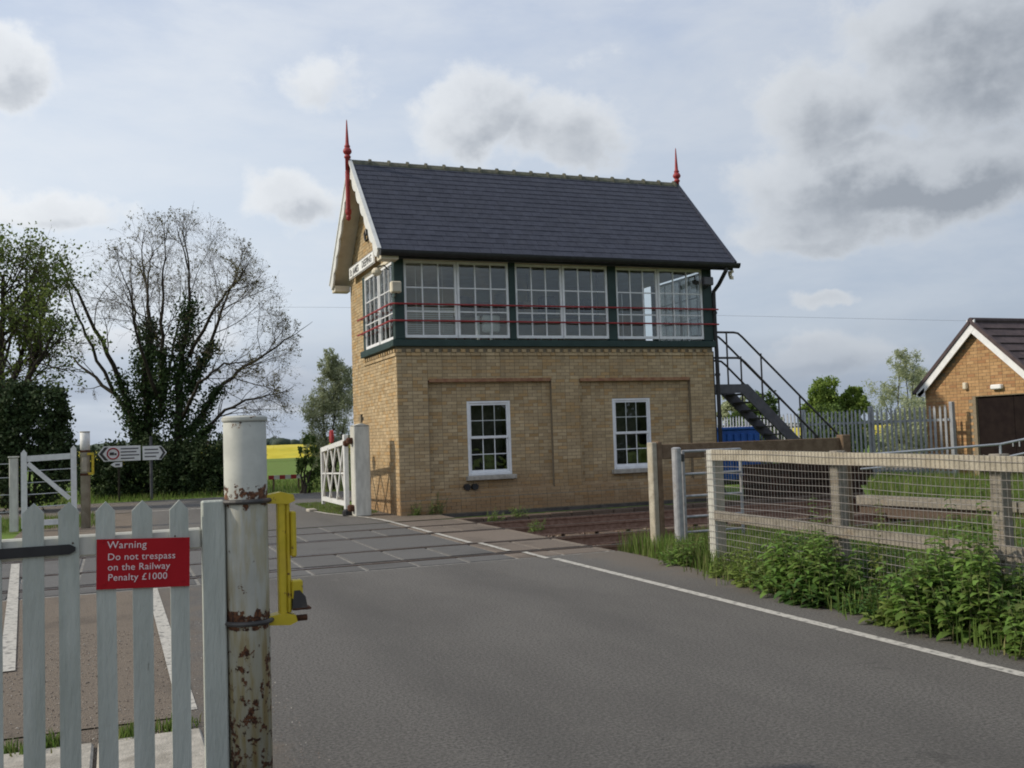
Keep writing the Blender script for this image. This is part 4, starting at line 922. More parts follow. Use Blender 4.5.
# ------------------------------------------------------------------ mesh fence on the right
mf = thing('mesh_fence', 'timber post and rail fence faced with wire mesh along the road', 'fence', (.9, -13, 0))
zt = lambda y: 1.372 + (y + 10.7) * .012
zm = lambda y: .615 + (y + 10.7) * .012
FX = .84
for k, y in enumerate((-10.66, -12.78, -14.70, -16.8)):
    MB().bbox(FX + .03, FX + .14, y - .06, y + .06, -.05, zt(y) + (.0 if k == 0 else .012), .008).build('post', M['timber_pale'] if k == 0 else M['timber'], mf)
MB().bbox(FX - .012, FX + .029, -10.72, -10.60, -.05, zt(-10.6) - .005, .006).build('lit_corner_face', M['weathered_white'], mf)  # sunlit road side of the corner post, painted as a paler face
MB().beam((FX + .005, -10.721, zt(-10.7) - .06), (FX + .005, -17.4, zt(-17.4) - .06), .045, .12).build('top_rail', M['timber_pale'], mf)
MB().beam((FX + .005, -10.721, zm(-10.7)), (FX + .005, -17.4, zm(-17.4)), .045, .11).build('middle_rail', M['timber'], mf)
wm = MB(); yy = np.arange(-10.60, -17.4, -.052)
wx = FX - .026
for y in yy: wm.tube([(wx, y, .04), (wx, y, zt(y) + .01)], .0026, 3, False)
z = .06
while z < 1.38:
    f_ = z / 1.36; P_ = [(wx - .002 + random.uniform(-.003, .003), y, min(f_ * zt(y), zt(y)) + .006 * math.sin(y * 3 + z * 9)) for y in np.linspace(-10.6, -17.4, 30)]
    wm.tube(P_, .0030, 3, False); z += .074
tag(wm.build('wire_mesh', M['wire'], mf), kind='stuff')
# rail fence along the line, tubular gate
rf = thing('rail_fence', 'brown single rail fence behind the mesh fence', 'fence', (2.6, -8.9, 0))
MB().bbox(1.02, 1.10, -8.99, -8.85, -.05, 1.46, .01).build('lit_post_face', M['timber_pale'], rf); MB().bbox(1.102, 1.17, -9.0, -8.85, -.05, 1.47, .01).build('post', M['timber_brown'], rf)  # pale strip: sunlight on the post's left side put into its colour
MB().bbox(1.171, 4.15, -8.93, -8.88, 1.23, 1.43, .008).build('rail', M['timber_brown'], rf)
MB().bbox(4.15, 4.30, -8.99, -8.85, -.05, 1.47, .012).build('post', M['timber_brown'], rf)
tg = thing('tubular_gate', 'grey tubular steel gate between the brown post and mesh fence', 'gate', (1.7, -9.25, 0))
MB().tube([(1.18, -9.34, -.05), (1.18, -9.34, 1.37)], .062, 16).build('hanging_post', M['tube_steel'], tg); MB().lathe([(.062, 0), (.066, .005), (.04, .02)], (1.18, -9.34, 1.37), 16).build('post_cap', M['tube_steel'], tg)
MB().tube([(1.34, -9.22, .12), (1.34, -9.22, 1.34)], .03, 10).build('upright', M['tube_steel'], tg); MB().tube([(2.24, -9.22, .12), (2.24, -9.22, 1.34)], .022, 10).build('upright', M['tube_steel'], tg)
for z in (1.33, 1.03, .74, .47, .27): MB().tube([(1.34, -9.22, z), (2.24, -9.22, z)], .018, 8).build('bar', M['tube_steel'], tg)
MB().bbox(1.20, 1.33, -9.30, -9.24, 1.20, 1.30, .01).build('hinge', M['dark_steel'], tg)
sw = thing('sleeper_wall', 'dark timber sleeper retaining wall below the stairway foot', 'retaining wall', (10, -.5, -.25))
for k in range(4):
    x = 8.25 + (.12 if k % 2 else 0)
    while x < 12.1: x1 = min(x + 1.3, 12.1); MB().bbox(x, x1 - .012, -.52 + random.uniform(-.012, .012), -.30, -.25 + k * .25, -.25 + (k + 1) * .25 - .008, .012).build('sleeper', M['dark_timber'], sw); x = x1
# low timber edge and handrail of the old platform ramp
pe = thing('timber_edging', 'low grey timber beam at the grass edge behind the mesh fence', 'edging', (7.6, -8, 0))
pts = [(7.29, -5.6), (7.75, -8.8), (8.2, -12.0)]
for (p, q) in zip(pts[:-1], pts[1:]): MB().beam((p[0], p[1] - .02, .22), (q[0], q[1] + .02, .22), .22, .16).build('beam', M['timber'], pe)
for (p, q) in zip(pts[:-1], pts[1:]): MB().beam((p[0] + .05, p[1] - .02, .03), (q[0] + .05, q[1] + .02, .03), .18, .24).build('sleeper', M['sleeper'], pe)
hr = thing('tube_handrail', 'thin grey tubular handrail behind the mesh fence on the right', 'handrail', (6, -8, 0))
HP = [(5.45, -7.82, 1.12), (7.53, -8.65, 1.22), (8.1, -8.9, 1.33), (10.5, -9.6, 1.45)]
MB().tube(HP, .019, 8).build('rail', M['galvanised'], hr); MB().tube([(x, y, z - .22) for x, y, z in HP], .016, 8).build('rail', M['galvanised'], hr)
for x, y, z in (HP[1], HP[3]): MB().tube([(x, y, 0), (x, y, z)], .02, 8).build('post', M['galvanised'], hr)
bank_pts = [(7.45, -5.6), (9.9, -2.6), (12.3, -.62), (40, -.3), (40, -13), (8.4, -13), (7.95, -9)]
structure('bank', MB().add([(x, y, .26 if y < -2 else .10) for x, y in bank_pts] , [tuple(range(6, -1, -1))]), M['grass_ground'])

# ------------------------------------------------------------------ palisade fence, container, small brick building
pf = thing('palisade_fence', 'grey galvanised palisade fence with tall pales beyond the stairway', 'fence', (12.7, 4, 0))
pmesh = MB().prism([(-.034, .08), (.034, .08), (.034, 1.90), (.018, 2.0), (0, 1.93), (-.018, 2.0), (-.034, 1.90)], (0, 0, 0), (0, 1, 0), (0, 0, 1), (1, 0, 0), .012).mesh('pale')
y = -2.42; k = 0
while y < 11.5:
    link('pale', pmesh, M['galvanised'], pf, loc=(12.64, y, random.uniform(-.012, .012) + .0), rot=(random.uniform(-.008, .008), 0, random.uniform(-.12, .12))); y += .162; k += 1
for z in (.42, 1.66): MB().beam((12.69, -2.5, z), (12.69, 11.5, z), .05, .06).build('rail', M['galvanised'], pf)
for y in (-2.53, .22, 2.97, 5.7, 8.4, 11.2): MB().bbox(12.70, 12.80, y - .05, y + .05, 0, 2.08, .008).build('post', M['galvanised'], pf)
ct = thing('blue_container', 'bright blue steel container beneath the steel stairway', 'container', (11.7, 6.3, 0))
MB().bbox(10.9, 12.4, 4.6, 8.0, .10, 1.58, .02).build('body', M['blue_steel'], ct)
for k in range(6): MB().bbox(10.98 + k * .24, 11.10 + k * .24, 4.565, 4.599, .2, 1.46, .01).build('rib', M['blue_steel'], ct)
for k in range(13): MB().bbox(10.865, 10.899, 4.7 + k * .25, 4.82 + k * .25, .2, 1.46, .01).build('rib', M['blue_steel'], ct)
MB().bbox(10.85, 12.45, 4.55, 8.05, 1.58, 1.66, .015).build('lid_rim', M['blue_steel'], ct)
BXg = 13.15; YA, YE, ZE, ZA = -3.0, -1.22, 2.42, 3.92
hut = thing('brick_hut', 'small orange brick building with dark tiled roof and white verge', 'building', (15, YA, 0))
YW0, YW1 = 2 * YA + 1.32, -1.32
hb = MB(); door = (-4.9, -2.86, 2.17)
hcore = MB()
def hbox(a, b, z0, z1): hcore.box(BXg, BXg + .2, a, b, z0, z1)
hbox(door[1], YW1, -.05, ZE); hbox(YW0, door[0], -.05, ZE) if YW0 < door[0] else None; hbox(max(door[0], YW0), door[1], door[2], ZE)
hcore.prism([(YW1, ZE + .001), (YA, 3.78), (YW0, ZE + .001)], (BXg, 0, 0), (0, 1, 0), (0, 0, 1), (1, 0, 0), .2)
hcore.box(BXg + .201, 19, YW1 - .2, YW1, -.05, ZE); hcore.box(BXg + .201, 19, YW0, YW0 + .2, -.05, ZE); hcore.box(18.8, 19, YW0 + .201, YW1 - .201, -.05, ZE)
hcore.build('wall', M['mortar'], hut)
sl2 = (3.78 - ZE) / (YW1 - YA); hbm = MB()
for k in range(50):
    z = k * .0755
    for (s0, s1, kd) in brick_run(YW0, YW1, k):
        inside = z + .07 < ZE or z + .07 < 3.78 - max(abs(s0 - YA), abs(s1 - YA)) * sl2
        if inside and not (z + .03 < door[2] and s1 > door[0] and s0 < door[1]):
            hbm.box(BXg - .006 - random.uniform(0, .002), BXg + .03, s0, s1, z, z + .0655, tone=random.uniform(.01, .99))
tag(hbm.build('brickwork', M['brick_orange'], hut), kind='stuff')
for (a, b, nm) in ((YW0 + .3 if YW0 > door[0] else door[0], (door[0] + door[1]) / 2, 'door'), ((door[0] + door[1]) / 2 + .004, door[1], 'door')):
    d_ = MB().bbox(BXg + .06, BXg + .11, a, b, 0, door[2] - .01, .008).build('door', M['dark_brown_paint'], hut)
    q_ = MB().bbox(BXg + .03, BXg + .06, b - .12 if a < -3.9 else a + .05, b - .09 if a < -3.9 else a + .08, 1.0, 1.12, .004).build('handle', M['galvanised']); q_.parent = d_
hs = math.hypot(YA - (YE), ZA - ZE); 
def hp_(x, s, h, sgn):   # along the hut roof slope from eave to ridge
    cy, cz = (YE - YA) / hs, (ZE - ZA) / hs
    y = YA + sgn * (cy * (hs - s)); z = ZA + cz * (hs - s)
    return (x, y + sgn * h * (-cz), z + h * cy)
HX0, HX1 = BXg - .14, 19.2
for sgn in (1, -1):
    rows = 8; pr = None; fl = (lambda f: f) if sgn > 0 else (lambda f: f[::-1])
    m = MB(); m.add([hp_(x, s, h, sgn) for h in (-.06, -.005) for (x, s) in ((HX0 + .02, -.08), (HX1, -.08), (HX1, hs), (HX0 + .02, hs))], [fl(q) for q in [(0, 1, 2, 3), (7, 6, 5, 4), (4, 5, 1, 0), (5, 6, 2, 1), (6, 7, 3, 2), (7, 4, 0, 3)]])
    ro_ = m.build('roof', M['roof_tile'], hut)
    for i in range(rows):
        s0 = -.10 + i * (hs + .08) / rows; s1 = min(s0 + (hs + .08) / rows + .04, hs)
        n_ = 18; w_ = (HX1 - HX0) / n_
        if sgn < 0:
            for k in range(n_):
                v = [hp_(x, s, h, sgn) for (h0, h1) in ((0, -.01), (.045, .012)) for (x, s, h) in ((HX0 + k * w_ + .003, s0, h0), (HX0 + (k + 1) * w_ - .003, s0, h0), (HX0 + (k + 1) * w_ - .003, s1, h1), (HX0 + k * w_ + .003, s1, h1))]
                q_ = MB().add(v, [(0, 1, 2, 3), (7, 6, 5, 4), (4, 5, 1, 0), (5, 6, 2, 1), (6, 7, 3, 2), (7, 4, 0, 3)]).build('tile', M['roof_tile']); q_.parent = ro_
        else:
            v = [hp_(x, s, h, sgn) for (h0, h1) in ((0, -.01), (.045, .012)) for (x, s, h) in ((HX0, s0, h0), (HX1, s0, h0), (HX1, s1, h1), (HX0, s1, h1))]
            q_ = MB().add(v, SF).build('tile_course', M['roof_tile']); q_.parent = ro_
    vb = MB().add([hp_(x, s, h, sgn) for h in (-.20, -.035) for (x, s) in ((HX0 - .03 - .002 * sgn, -.08), (HX0 - .002 * sgn, -.08), (HX0 - .002 * sgn, hs + .16 + h), (HX0 - .03 - .002 * sgn, hs + .16 + h))], [fl(q) for q in SF])
    vb.build('verge_board', M['sash_paint'], hut)
    q_ = MB().add([hp_(x, s, h, sgn) for h in (-.034, .05) for (x, s) in ((HX0 - .06, -.11), (HX0 + .03, -.11), (HX0 + .03, hs), (HX0 - .06, hs))], [fl(q) for q in SF]).build('verge_tile', M['roof_tile'], hut)
    yb = hp_(0, .0, -.2, sgn)
    MB().prism([(0, 0), (sgn * -.30, 0), (sgn * -.30, .22), (0, .02)], (HX0 - .032, YA + sgn * (YE - YA + .06), ZE - .17), (0, 1, 0), (0, 0, 1), (1, 0, 0), .028).build('verge_foot', M['sash_paint'], hut)
    MB().tube([(HX0 - .02, YA + sgn * (YE - YA + .13), ZE - .06), (HX1, YA + sgn * (YE - YA + .13), ZE - .06)], .05, 8).build('gutter', M['black_paint'], hut)
MB().tube([(HX0 - .04, YA, ZA + .03), (HX1, YA, ZA + .03)], .07, 8).build('ridge', M['roof_tile'], hut)
MB().bbox(BXg - .10, BXg - .008, -2.68, -2.58, 2.36, 2.52, .015).build('bulkhead_lamp', M['cream_paint'], hut)
MB().bbox(BXg - .12, BXg - .008, -3.70, -3.40, 2.31, 2.42, .02).build('wall_light', M['sign_white'], hut)

# ------------------------------------------------------------------ trees and plants
def rot_about(v, axis, a):
    axis = axis / np.linalg.norm(axis); return v * math.cos(a) + np.cross(axis, v) * math.sin(a) + axis * np.dot(axis, v) * (1 - math.cos(a))
def unit(v): return v / (np.linalg.norm(v) + 1e-12)
class Tree:
    def __init__(s, seed): s.r = np.random.default_rng(seed); s.wood = MB(); s.twigs = MB(); s.tips = []; s.big = []
    def limb(s, pts, r0, r1, sides=8):
        P = np.array(pts, float)
        # resample with a little crookedness
        t = np.linspace(0, len(P) - 1, (len(P) - 1) * 4 + 1); Q = np.stack([np.interp(t, range(len(P)), P[:, k]) for k in range(3)], 1)
        for _ in range(2): Q[1:-1] = (Q[:-2] + 2 * Q[1:-1] + Q[2:]) / 4
        Q[1:-1] += s.r.normal(0, .03, Q[1:-1].shape); R = np.linspace(r0, r1, len(Q))
        s.wood.tube(Q, R, sides); s.big.append((Q, R)); return Q, R
    dome = None
    def grow(s, p, d, L, r, lvl, cfg):
        if s.dome is not None:
            c_, R_ = s.dome; q_ = (p + unit(d) * L * .8 - c_) / R_
            if np.dot(q_, q_) > 1.0: L *= .45
            if np.dot((p - c_) / R_, (p - c_) / R_) > 1.08: return
        c = cfg[lvl]; n = c['n']; P = [p]; q = p.copy(); dd = unit(d)
        for i in range(n):
            dd = unit(dd + s.r.normal(0, c['wob'], 3) + np.array([0, 0, c['up']])); q = q + dd * L / n; P.append(q)
        R = np.linspace(r, max(r * .35, .0022), n + 1)
        (s.wood if lvl == 0 else s.twigs).tube(P, R, c['sides'], False)
        P = np.array(P)
        if lvl + 1 < len(cfg):
            for j in range(c['kids']):
                t = s.r.uniform(c.get('t0', .2), 1.0) * n; i = min(int(t), n - 1); f = t - i
                b = P[i] * (1 - f) + P[i + 1] * f; dd = unit(P[i + 1] - P[i])
                ax = unit(np.cross(dd, s.r.normal(0, 1, 3))); a = s.r.uniform(*c['ang'])
                s.grow(b, rot_about(dd, ax, a), L * s.r.uniform(*c['ratio']) * (1.15 - .45 * t / n), R[i] * .62, lvl + 1, cfg)
        else: s.tips.append((P[-1], unit(P[-1] - P[-2]))); s.tips.append((P[n // 2], unit(P[-1] - P[-2])))
def leaf_mesh(name, C, size, r, up=.3, aspect=.6, outward=None):
    """diamond leaves folded on their midrib, C (n,3) centres"""
    n = len(C); a = r.normal(0, 1, (n, 3)); a /= np.linalg.norm(a, axis=1, keepdims=True)
    nrm = r.normal(0, 1, (n, 3)) + np.array([0, 0, up]);
    if outward is not None: nrm += outward
    b = np.cross(nrm, a); b /= (np.linalg.norm(b, axis=1, keepdims=True) + 1e-9); nn = np.cross(a, b)
    s = (size * r.uniform(.6, 1.25, n))[:, None]
    V = np.stack([C - a * s * .5, C + b * s * aspect * .5 + nn * s * .10, C + a * s * .5, C - b * s * aspect * .5 + nn * s * .10], 1).reshape(-1, 3)
    F = np.stack([np.arange(n) * 4 + k for k in range(4)], 1); F = np.concatenate([F[:, [0, 1, 2]], F[:, [0, 2, 3]]], 0)
    T = r.random(n) * .98 + .01
    return mesh_np(name, V, F, np.concatenate([T, T]))
def clump_points(r, centres, radii, n, shell=.55):
    """points gathered into many small tufts within ellipsoids"""
    out = []
    for c, R in zip(centres, radii):
        k = max(4, int(n * 0.02)); d = r.normal(0, 1, (k, 3)); d /= np.linalg.norm(d, axis=1, keepdims=True)
        tc = np.array(c) + d * np.array(R) * (r.uniform(shell, 1.0, (k, 1)) ** .6)
        w = r.integers(0, k, n); out.append(tc[w] + r.normal(0, 1, (n, 3)) * np.array(R) * .13)
    return np.concatenate(out)
VR = np.array([0.9296, -0.3671, 0]); VF = np.array([.3684, .9282, 0]); VU = np.array([0, 0, 1.0])
def loc(base, u, v, w=0.0): return np.array(base, float) + VR * u + VF * w + VU * v

# the big bare tree wrapped in ivy
TB = (-4.15, 16.4, 0.0); K = .0345
T1 = Tree(11)
def px(x, y, w=0.0): return loc(TB, (x - 160) * K, (497 - y) * K, w)
T1.dome = (px(180, 375), np.array([4.25, 4.0, 5.75]))
limbs = [([px(150, 497, .1), px(149, 440, 0), px(147, 385, 0), px(150, 330, .2), px(142, 280, .6)], .25, .04),
         ([px(180, 497, .1), px(180, 440, -.2), px(184, 380, -.3), px(194, 325, -.4), px(198, 275, -.6)], .22, .04),
         ([px(148, 470, 0), px(138, 435, .1), px(118, 402, .4), px(86, 376, .8), px(58, 352, 1.2)], .17, .035),
         ([px(145, 450, .2), px(133, 405, -.5), px(120, 355, -1.0), px(102, 308, -1.5), px(84, 262, -1.8)], .14, .03),
         ([px(186, 470, -.2), px(205, 438, -.4), px(232, 415, -.7), px(262, 404, -1.0), px(284, 402, -1.2)], .10, .02),
         ([px(186, 440, .3), px(205, 400, .8), px(232, 372, 1.2), px(262, 352, 1.6), px(284, 336, 1.8)], .12, .022),
         ([px(150, 400, .2), px(134, 352, .9), px(120, 305, 1.5), px(110, 262, 2.0)], .10, .02),
         ([px(165, 420, -.3), px(170, 352, -.6), px(174, 300, -.9), px(180, 250, -1.2)], .11, .02),
         ([px(190, 395, .1), px(208, 345, .5), px(222, 300, .9), px(234, 262, 1.2)], .10, .02),
         ([px(152, 360, .4), px(140, 310, .9), px(136, 272, 1.3), px(140, 245, 1.5)], .08, .02),
         ([px(196, 360, -.5), px(222, 325, -1.2), px(246, 302, -1.8), px(262, 290, -2.2)], .08, .02),
         ([px(112, 396, .4), px(88, 345, .2), px(76, 300, -.2), px(70, 268, -.6)], .08, .02),
         ([px(190, 420, -.6), px(215, 388, -1.6), px(244, 372, -2.2), px(270, 372, -2.6)], .08, .02),
         ([px(160, 400, .6), px(160, 340, 1.6), px(165, 290, 2.4)], .08, .02), ([px(165, 400, -.6), px(158, 340, -1.8), px(155, 290, -2.6)], .08, .02)]
cfg = [dict(n=5, wob=.13, up=.05, sides=4, kids=6, ang=(.35, .95), ratio=(.5, .8)), dict(n=4, wob=.16, up=.04, sides=3, kids=5, ang=(.35, .9), ratio=(.45, .75), t0=.15),
       dict(n=3, wob=.2, up=.03, sides=3, kids=4, ang=(.3, .85), ratio=(.45, .75), t0=.1), dict(n=3, wob=.22, up=.03, sides=3, kids=0, ang=(.3, .8), ratio=(.5, .7))]
cfg = [dict(n=5, wob=.14, up=.04, sides=4, kids=5, ang=(.35, 1.0), ratio=(.5, .8), t0=.3), dict(n=4, wob=.17, up=.03, sides=3, kids=5, ang=(.35, .95), ratio=(.45, .75), t0=.25),
       dict(n=3, wob=.2, up=.02, sides=3, kids=3, ang=(.3, .85), ratio=(.5, .8), t0=.2), dict(n=3, wob=.22, up=.02, sides=3, kids=0, ang=(.3, .8), ratio=(.5, .7))]
for pts, r0, r1 in limbs:
    Q, R = T1.limb(pts, r0 * .85, r1 * .8)
    n = len(Q); right = pts[-1][0] > px(225, 400)[0]
    for j in range(15 if right else 6):
        t = T1.r.uniform(.42 if right else .55, .98) * (n - 1); i = int(t); d = unit(Q[min(i + 1, n - 1)] - Q[max(i - 1, 0)])
        ax = unit(np.cross(d, T1.r.normal(0, 1, 3))); T1.grow(Q[i], rot_about(d, ax, T1.r.uniform(.4, 1.15)), T1.r.uniform(1.4, 2.6), max(R[i] * .32, .011), 0, cfg)
    for j in range(2): T1.grow(Q[-1], unit(Q[-1] - Q[-3] + T1.r.normal(0, .12, 3)), T1.r.uniform(1.5, 2.3), R[-1], 0, cfg)
bt = thing('bare_tree', 'large bare spreading tree with ivy-clad forked trunk across the road', 'tree', TB)
T1.wood.build('trunk', M['bark'], bt, True); T1.twigs.build('crown', M['twig'], bt)
C = []
for k, (Q, R) in enumerate(T1.big):
    lim = {0: .80, 1: .85, 2: .45, 3: .40, 4: .35, 5: .35, 6: .3, 7: .35, 8: .35}.get(k, .0)
    cnt = 5200 if k < 2 else 1300 if lim else 0
    if cnt:
        t = T1.r.uniform(0, lim, cnt) * (len(Q) - 1); i = t.astype(int); i = np.minimum(i, len(Q) - 2); f = (t - i)[:, None]
        base = Q[i] * (1 - f) + Q[i + 1] * f; d = T1.r.normal(0, 1, (cnt, 3)); d[:, 2] *= .5; d /= np.linalg.norm(d, axis=1, keepdims=True)
        rad = (R[i] + T1.r.gamma(2.0, .075, cnt) * (1 + .8 * np.sin(t * 1.7 + k) ** 2)) * (1.15 if k < 2 else .8)
        C.append(base + d * rad[:, None])
C = np.concatenate(C); link('ivy', leaf_mesh('ivy', C, .11, T1.r, .2, .85), M['ivy'], bt)
tp = np.array([p for p, d in T1.tips]); sel = T1.r.random(len(tp)) < .34
link('buds', leaf_mesh('buds', tp[sel] + T1.r.normal(0, .03, (sel.sum(), 3)), .07, T1.r, .3, .6), M['leaf_bud'], bt)

def leafy_tree(name, label, base, limbs_, cfg_, leafmat, leafsize, per, seed, cat='tree', group=None, woodmat='bark', aspect=.7, spread=.12):
    T = Tree(seed); t = thing(name, label, cat, base, group)
    for pts, r0, r1, kids, L in limbs_:
        Q, R = T.limb([np.array(p, float) for p in pts], r0, r1, 7); n = len(Q)
        for j in range(kids):
            tt = T.r.uniform(.3, 1.0) * (n - 1); i = int(tt); d = unit(Q[min(i + 1, n - 1)] - Q[max(i - 1, 0)]); ax = unit(np.cross(d, T.r.normal(0, 1, 3)))
            T.grow(Q[i], rot_about(d, ax, T.r.uniform(.35, 1.1)), L * T.r.uniform(.7, 1.2), max(R[i] * .5, .015), 0, cfg_)
    T.wood.build('trunk', M[woodmat], t, True); T.twigs.build('branches', M['twig'], t)
    tp = np.array([p for p, d in T.tips]); C = np.repeat(tp, per, 0) + T.r.normal(0, spread, (len(tp) * per, 3))
    link('crown', leaf_mesh('crown', C, leafsize, T.r, .5, aspect), M[leafmat], t); return t
cfgL = [dict(n=4, wob=.15, up=.08, sides=4, kids=6, ang=(.35, 1.0), ratio=(.45, .75)), dict(n=3, wob=.2, up=.05, sides=3, kids=5, ang=(.3, 1.0), ratio=(.45, .75), t0=.1), dict(n=2, wob=.25, up=0, sides=3, kids=0, ang=(.3, 1), ratio=(.5, .7))]
LB = (-8.6, 12.9, 0)
def lp_(u, v, w=0): return loc(LB, u, v, w)
leafy_tree('leafy_tree', 'fresh green leafy tree at the left edge beside the bare tree', LB,
           [([lp_(0, 0), lp_(-.1, 2), lp_(-.2, 4.5), lp_(-.1, 7)], .2, .05, 15, 1.9), ([lp_(0, 2.2), lp_(.5, 3.8, .3), lp_(.8, 5.3, .5), lp_(.9, 6.6, .6)], .12, .03, 12, 1.6),
            ([lp_(0, 2), lp_(-.8, 3.6, -.4), lp_(-1.2, 5.4, -.6), lp_(-1.2, 7, -.7)], .12, .03, 12, 1.7), ([lp_(0, 2.6), lp_(.7, 3.4, -.5), lp_(1.4, 4.4, -.8), lp_(2.0, 5.3, -.9)], .09, .02, 9, 1.3),
            ([lp_(-.1, 3), lp_(.2, 5, .9), lp_(.0, 7.2, 1.2)], .09, .03, 9, 1.5)], cfgL, 'leaf_fresh', .11, 3, 21)
def bush(name, label, base, centres, radii, n, leafmat, size, seed, cat='bush', group=None, stems=7, aspect=.7, shell=.5):
    r = np.random.default_rng(seed); t = thing(name, label, cat, base, group); w = MB()
    for k in range(stems):
        i = k % len(centres); c = np.array(centres[i]); e = c + r.normal(0, .35, 3) * np.array(radii[i]); b = np.array(base) + r.normal(0, .12, 3) * np.array([1, 1, 0])
        w.tube([b, b * .5 + e * .5 + r.normal(0, .1, 3), e], [.05, .03, .012], 5)
    w.build('stem', M['bark'], t)
    C = clump_points(r, centres, radii, n, shell); C[:, 2] = np.maximum(C[:, 2], .02)
    link('foliage', leaf_mesh('foliage', C, size, r, .5, aspect), M[leafmat], t); return t
EB = (-7.7, 9.4, 0)
e_ = lambda u, v, w=0: loc(EB, u, v, w)
bush('evergreen_bush', 'dense dark evergreen bush behind the far wicket gate', EB, [e_(0, 2.1), e_(-.5, 2.9), e_(.35, 2.7), e_(-.9, 1.6), e_(.6, 1.5), e_(-.2, 1.0), e_(-1.6, 2.3), e_(-1.8, 1.1)], [(.95, .8, .95), (.6, .6, .7), (.6, .6, .8), (.7, .7, .9), (.55, .7, .9), (1.1, .9, .9), (.8, .8, .9), (.9, .9, 1)], 3600, 'leaf_dark', .11, 31)
HB = (-3.9, 15.2, 0)
h_ = lambda u, v, w=0: loc(HB, u, v, w)
bush('dark_hedge', 'dark overgrown hedge along the foot of the ivy tree', HB, [h_(-2.6, .9), h_(-1.9, 1.2, .3), h_(-1.2, .8), h_(-.5, 1.2), h_(.3, 1.1), h_(.9, .9), h_(1.5, 1.2), h_(1.9, .8), h_(.2, .5, -.3), h_(-1.6, .5, -.3), h_(1.2, .5, -.3)], [(.8, .7, .8)] * 11, 2600, 'leaf_dark', .11, 33, 'hedge')
WB = (1.25, 13.4, 0); w_ = lambda u, v, w=0: loc(WB, u, v, w)
bush('willow_tree', 'grey-green willow tree behind the signal box end wall', WB, [w_(0, 3.5), w_(-.45, 2.7), w_(.3, 2.6), w_(-.55, 1.8), w_(-.15, 3.0), w_(.35, 3.9), w_(.2, 1.6), w_(0, 4.3), w_(.6, 3.4), w_(-.3, .9), w_(.4, .8)], [(.55, .5, .6), (.55, .5, .6), (.6, .5, .8), (.5, .5, .7), (.6, .5, .6), (.45, .45, .5), (.6, .5, .8), (.35, .35, .45), (.5, .5, .7), (.4, .4, .7), (.5, .5, .7)], 2700, 'leaf_willow', .09, 35, 'tree', aspect=.35, shell=.2)
SB = (.1, 11.9, 0); s_ = lambda u, v, w=0: loc(SB, u, v, w)
bush('dark_shrub', 'small dark shrub at the willow foot beyond the open gate', SB, [s_(0, .6), s_(.25, .9), s_(.1, 1.4)], [(.35, .35, .6), (.4, .4, .6), (.3, .3, .5)], 500, 'leaf_mid', .10, 36, 'shrub')
# trees beyond the palisade fence
def rtree(name, label, base, h, w, leafmat, seed, n=900, size=.2, aspect=.7, shell=.3, z0=.35):
    b = np.array(base); r = np.random.default_rng(seed); cs = []; rs = []
    for k in range(9):
        f = (k + .5) / 9; a = r.uniform(0, 6.28); rad = w * .5 * math.sin(math.pi * min(.95, .25 + .7 * f)) * r.uniform(.3, .8); hz = h * (z0 + (1 - z0) * f * .92)
        cs.append(b + np.array([rad * math.cos(a), rad * math.sin(a), hz])); q = w * r.uniform(.18, .28); rs.append((q, q, q * 1.1))
    return bush(name, label, tuple(b), cs, rs, n, leafmat, size, seed, 'tree', 'trees beyond the palisade fence', 10, aspect, shell)
rtree('young_tree', 'rounded green tree rising above the palisade fence by the stairway foot', (24.57, 16.77, 0.0), 3.6, 2.4, 'leaf_spring', 41, 2200, .12, z0=.25)
rtree('young_tree', 'darker green tree close left of the pale feathery tree', (25.85, 16.27, 0.0), 3.3, 1.6, 'leaf_spring', 42, 1800, .12, z0=.25)
rtree('pale_tree', 'tall pale feathery tree left of the brick hut', (29.26, 17.07, 0.0), 5.0, 3.0, 'leaf_willow', 43, 1100, .12, .4, .2, .3)
rtree('pale_tree', 'small pale tree hidden behind the hut eaves', (31.83, 18.20, 0.0), 4.2, 2.0, 'leaf_willow', 44, 800, .12, .4, .2, .3)
rtree('garden_bush', 'green bush seen through the steel stairway', (19.61, 14.44, 0.0), 2.9, 2.6, 'leaf_mid', 45, 800, .16, z0=.15)
rtree('garden_bush', 'low bush between the stairway handrails and the blue container', (19.71, 16.54, 0.0), 3.2, 2.4, 'leaf_willow', 46, 700, .16, z0=.2)

rtree('garden_bush', 'low dull bush behind the palisade fence beside the hut', (23.71, 10.67, 0.0), 1.9, 3.4, 'leaf_willow', 47, 900, .12, z0=.1)
rtree('garden_bush', 'low green bush behind the middle of the palisade fence', (21.12, 11.69, 0.0), 1.8, 3.0, 'leaf_mid', 48, 900, .12, z0=.1)
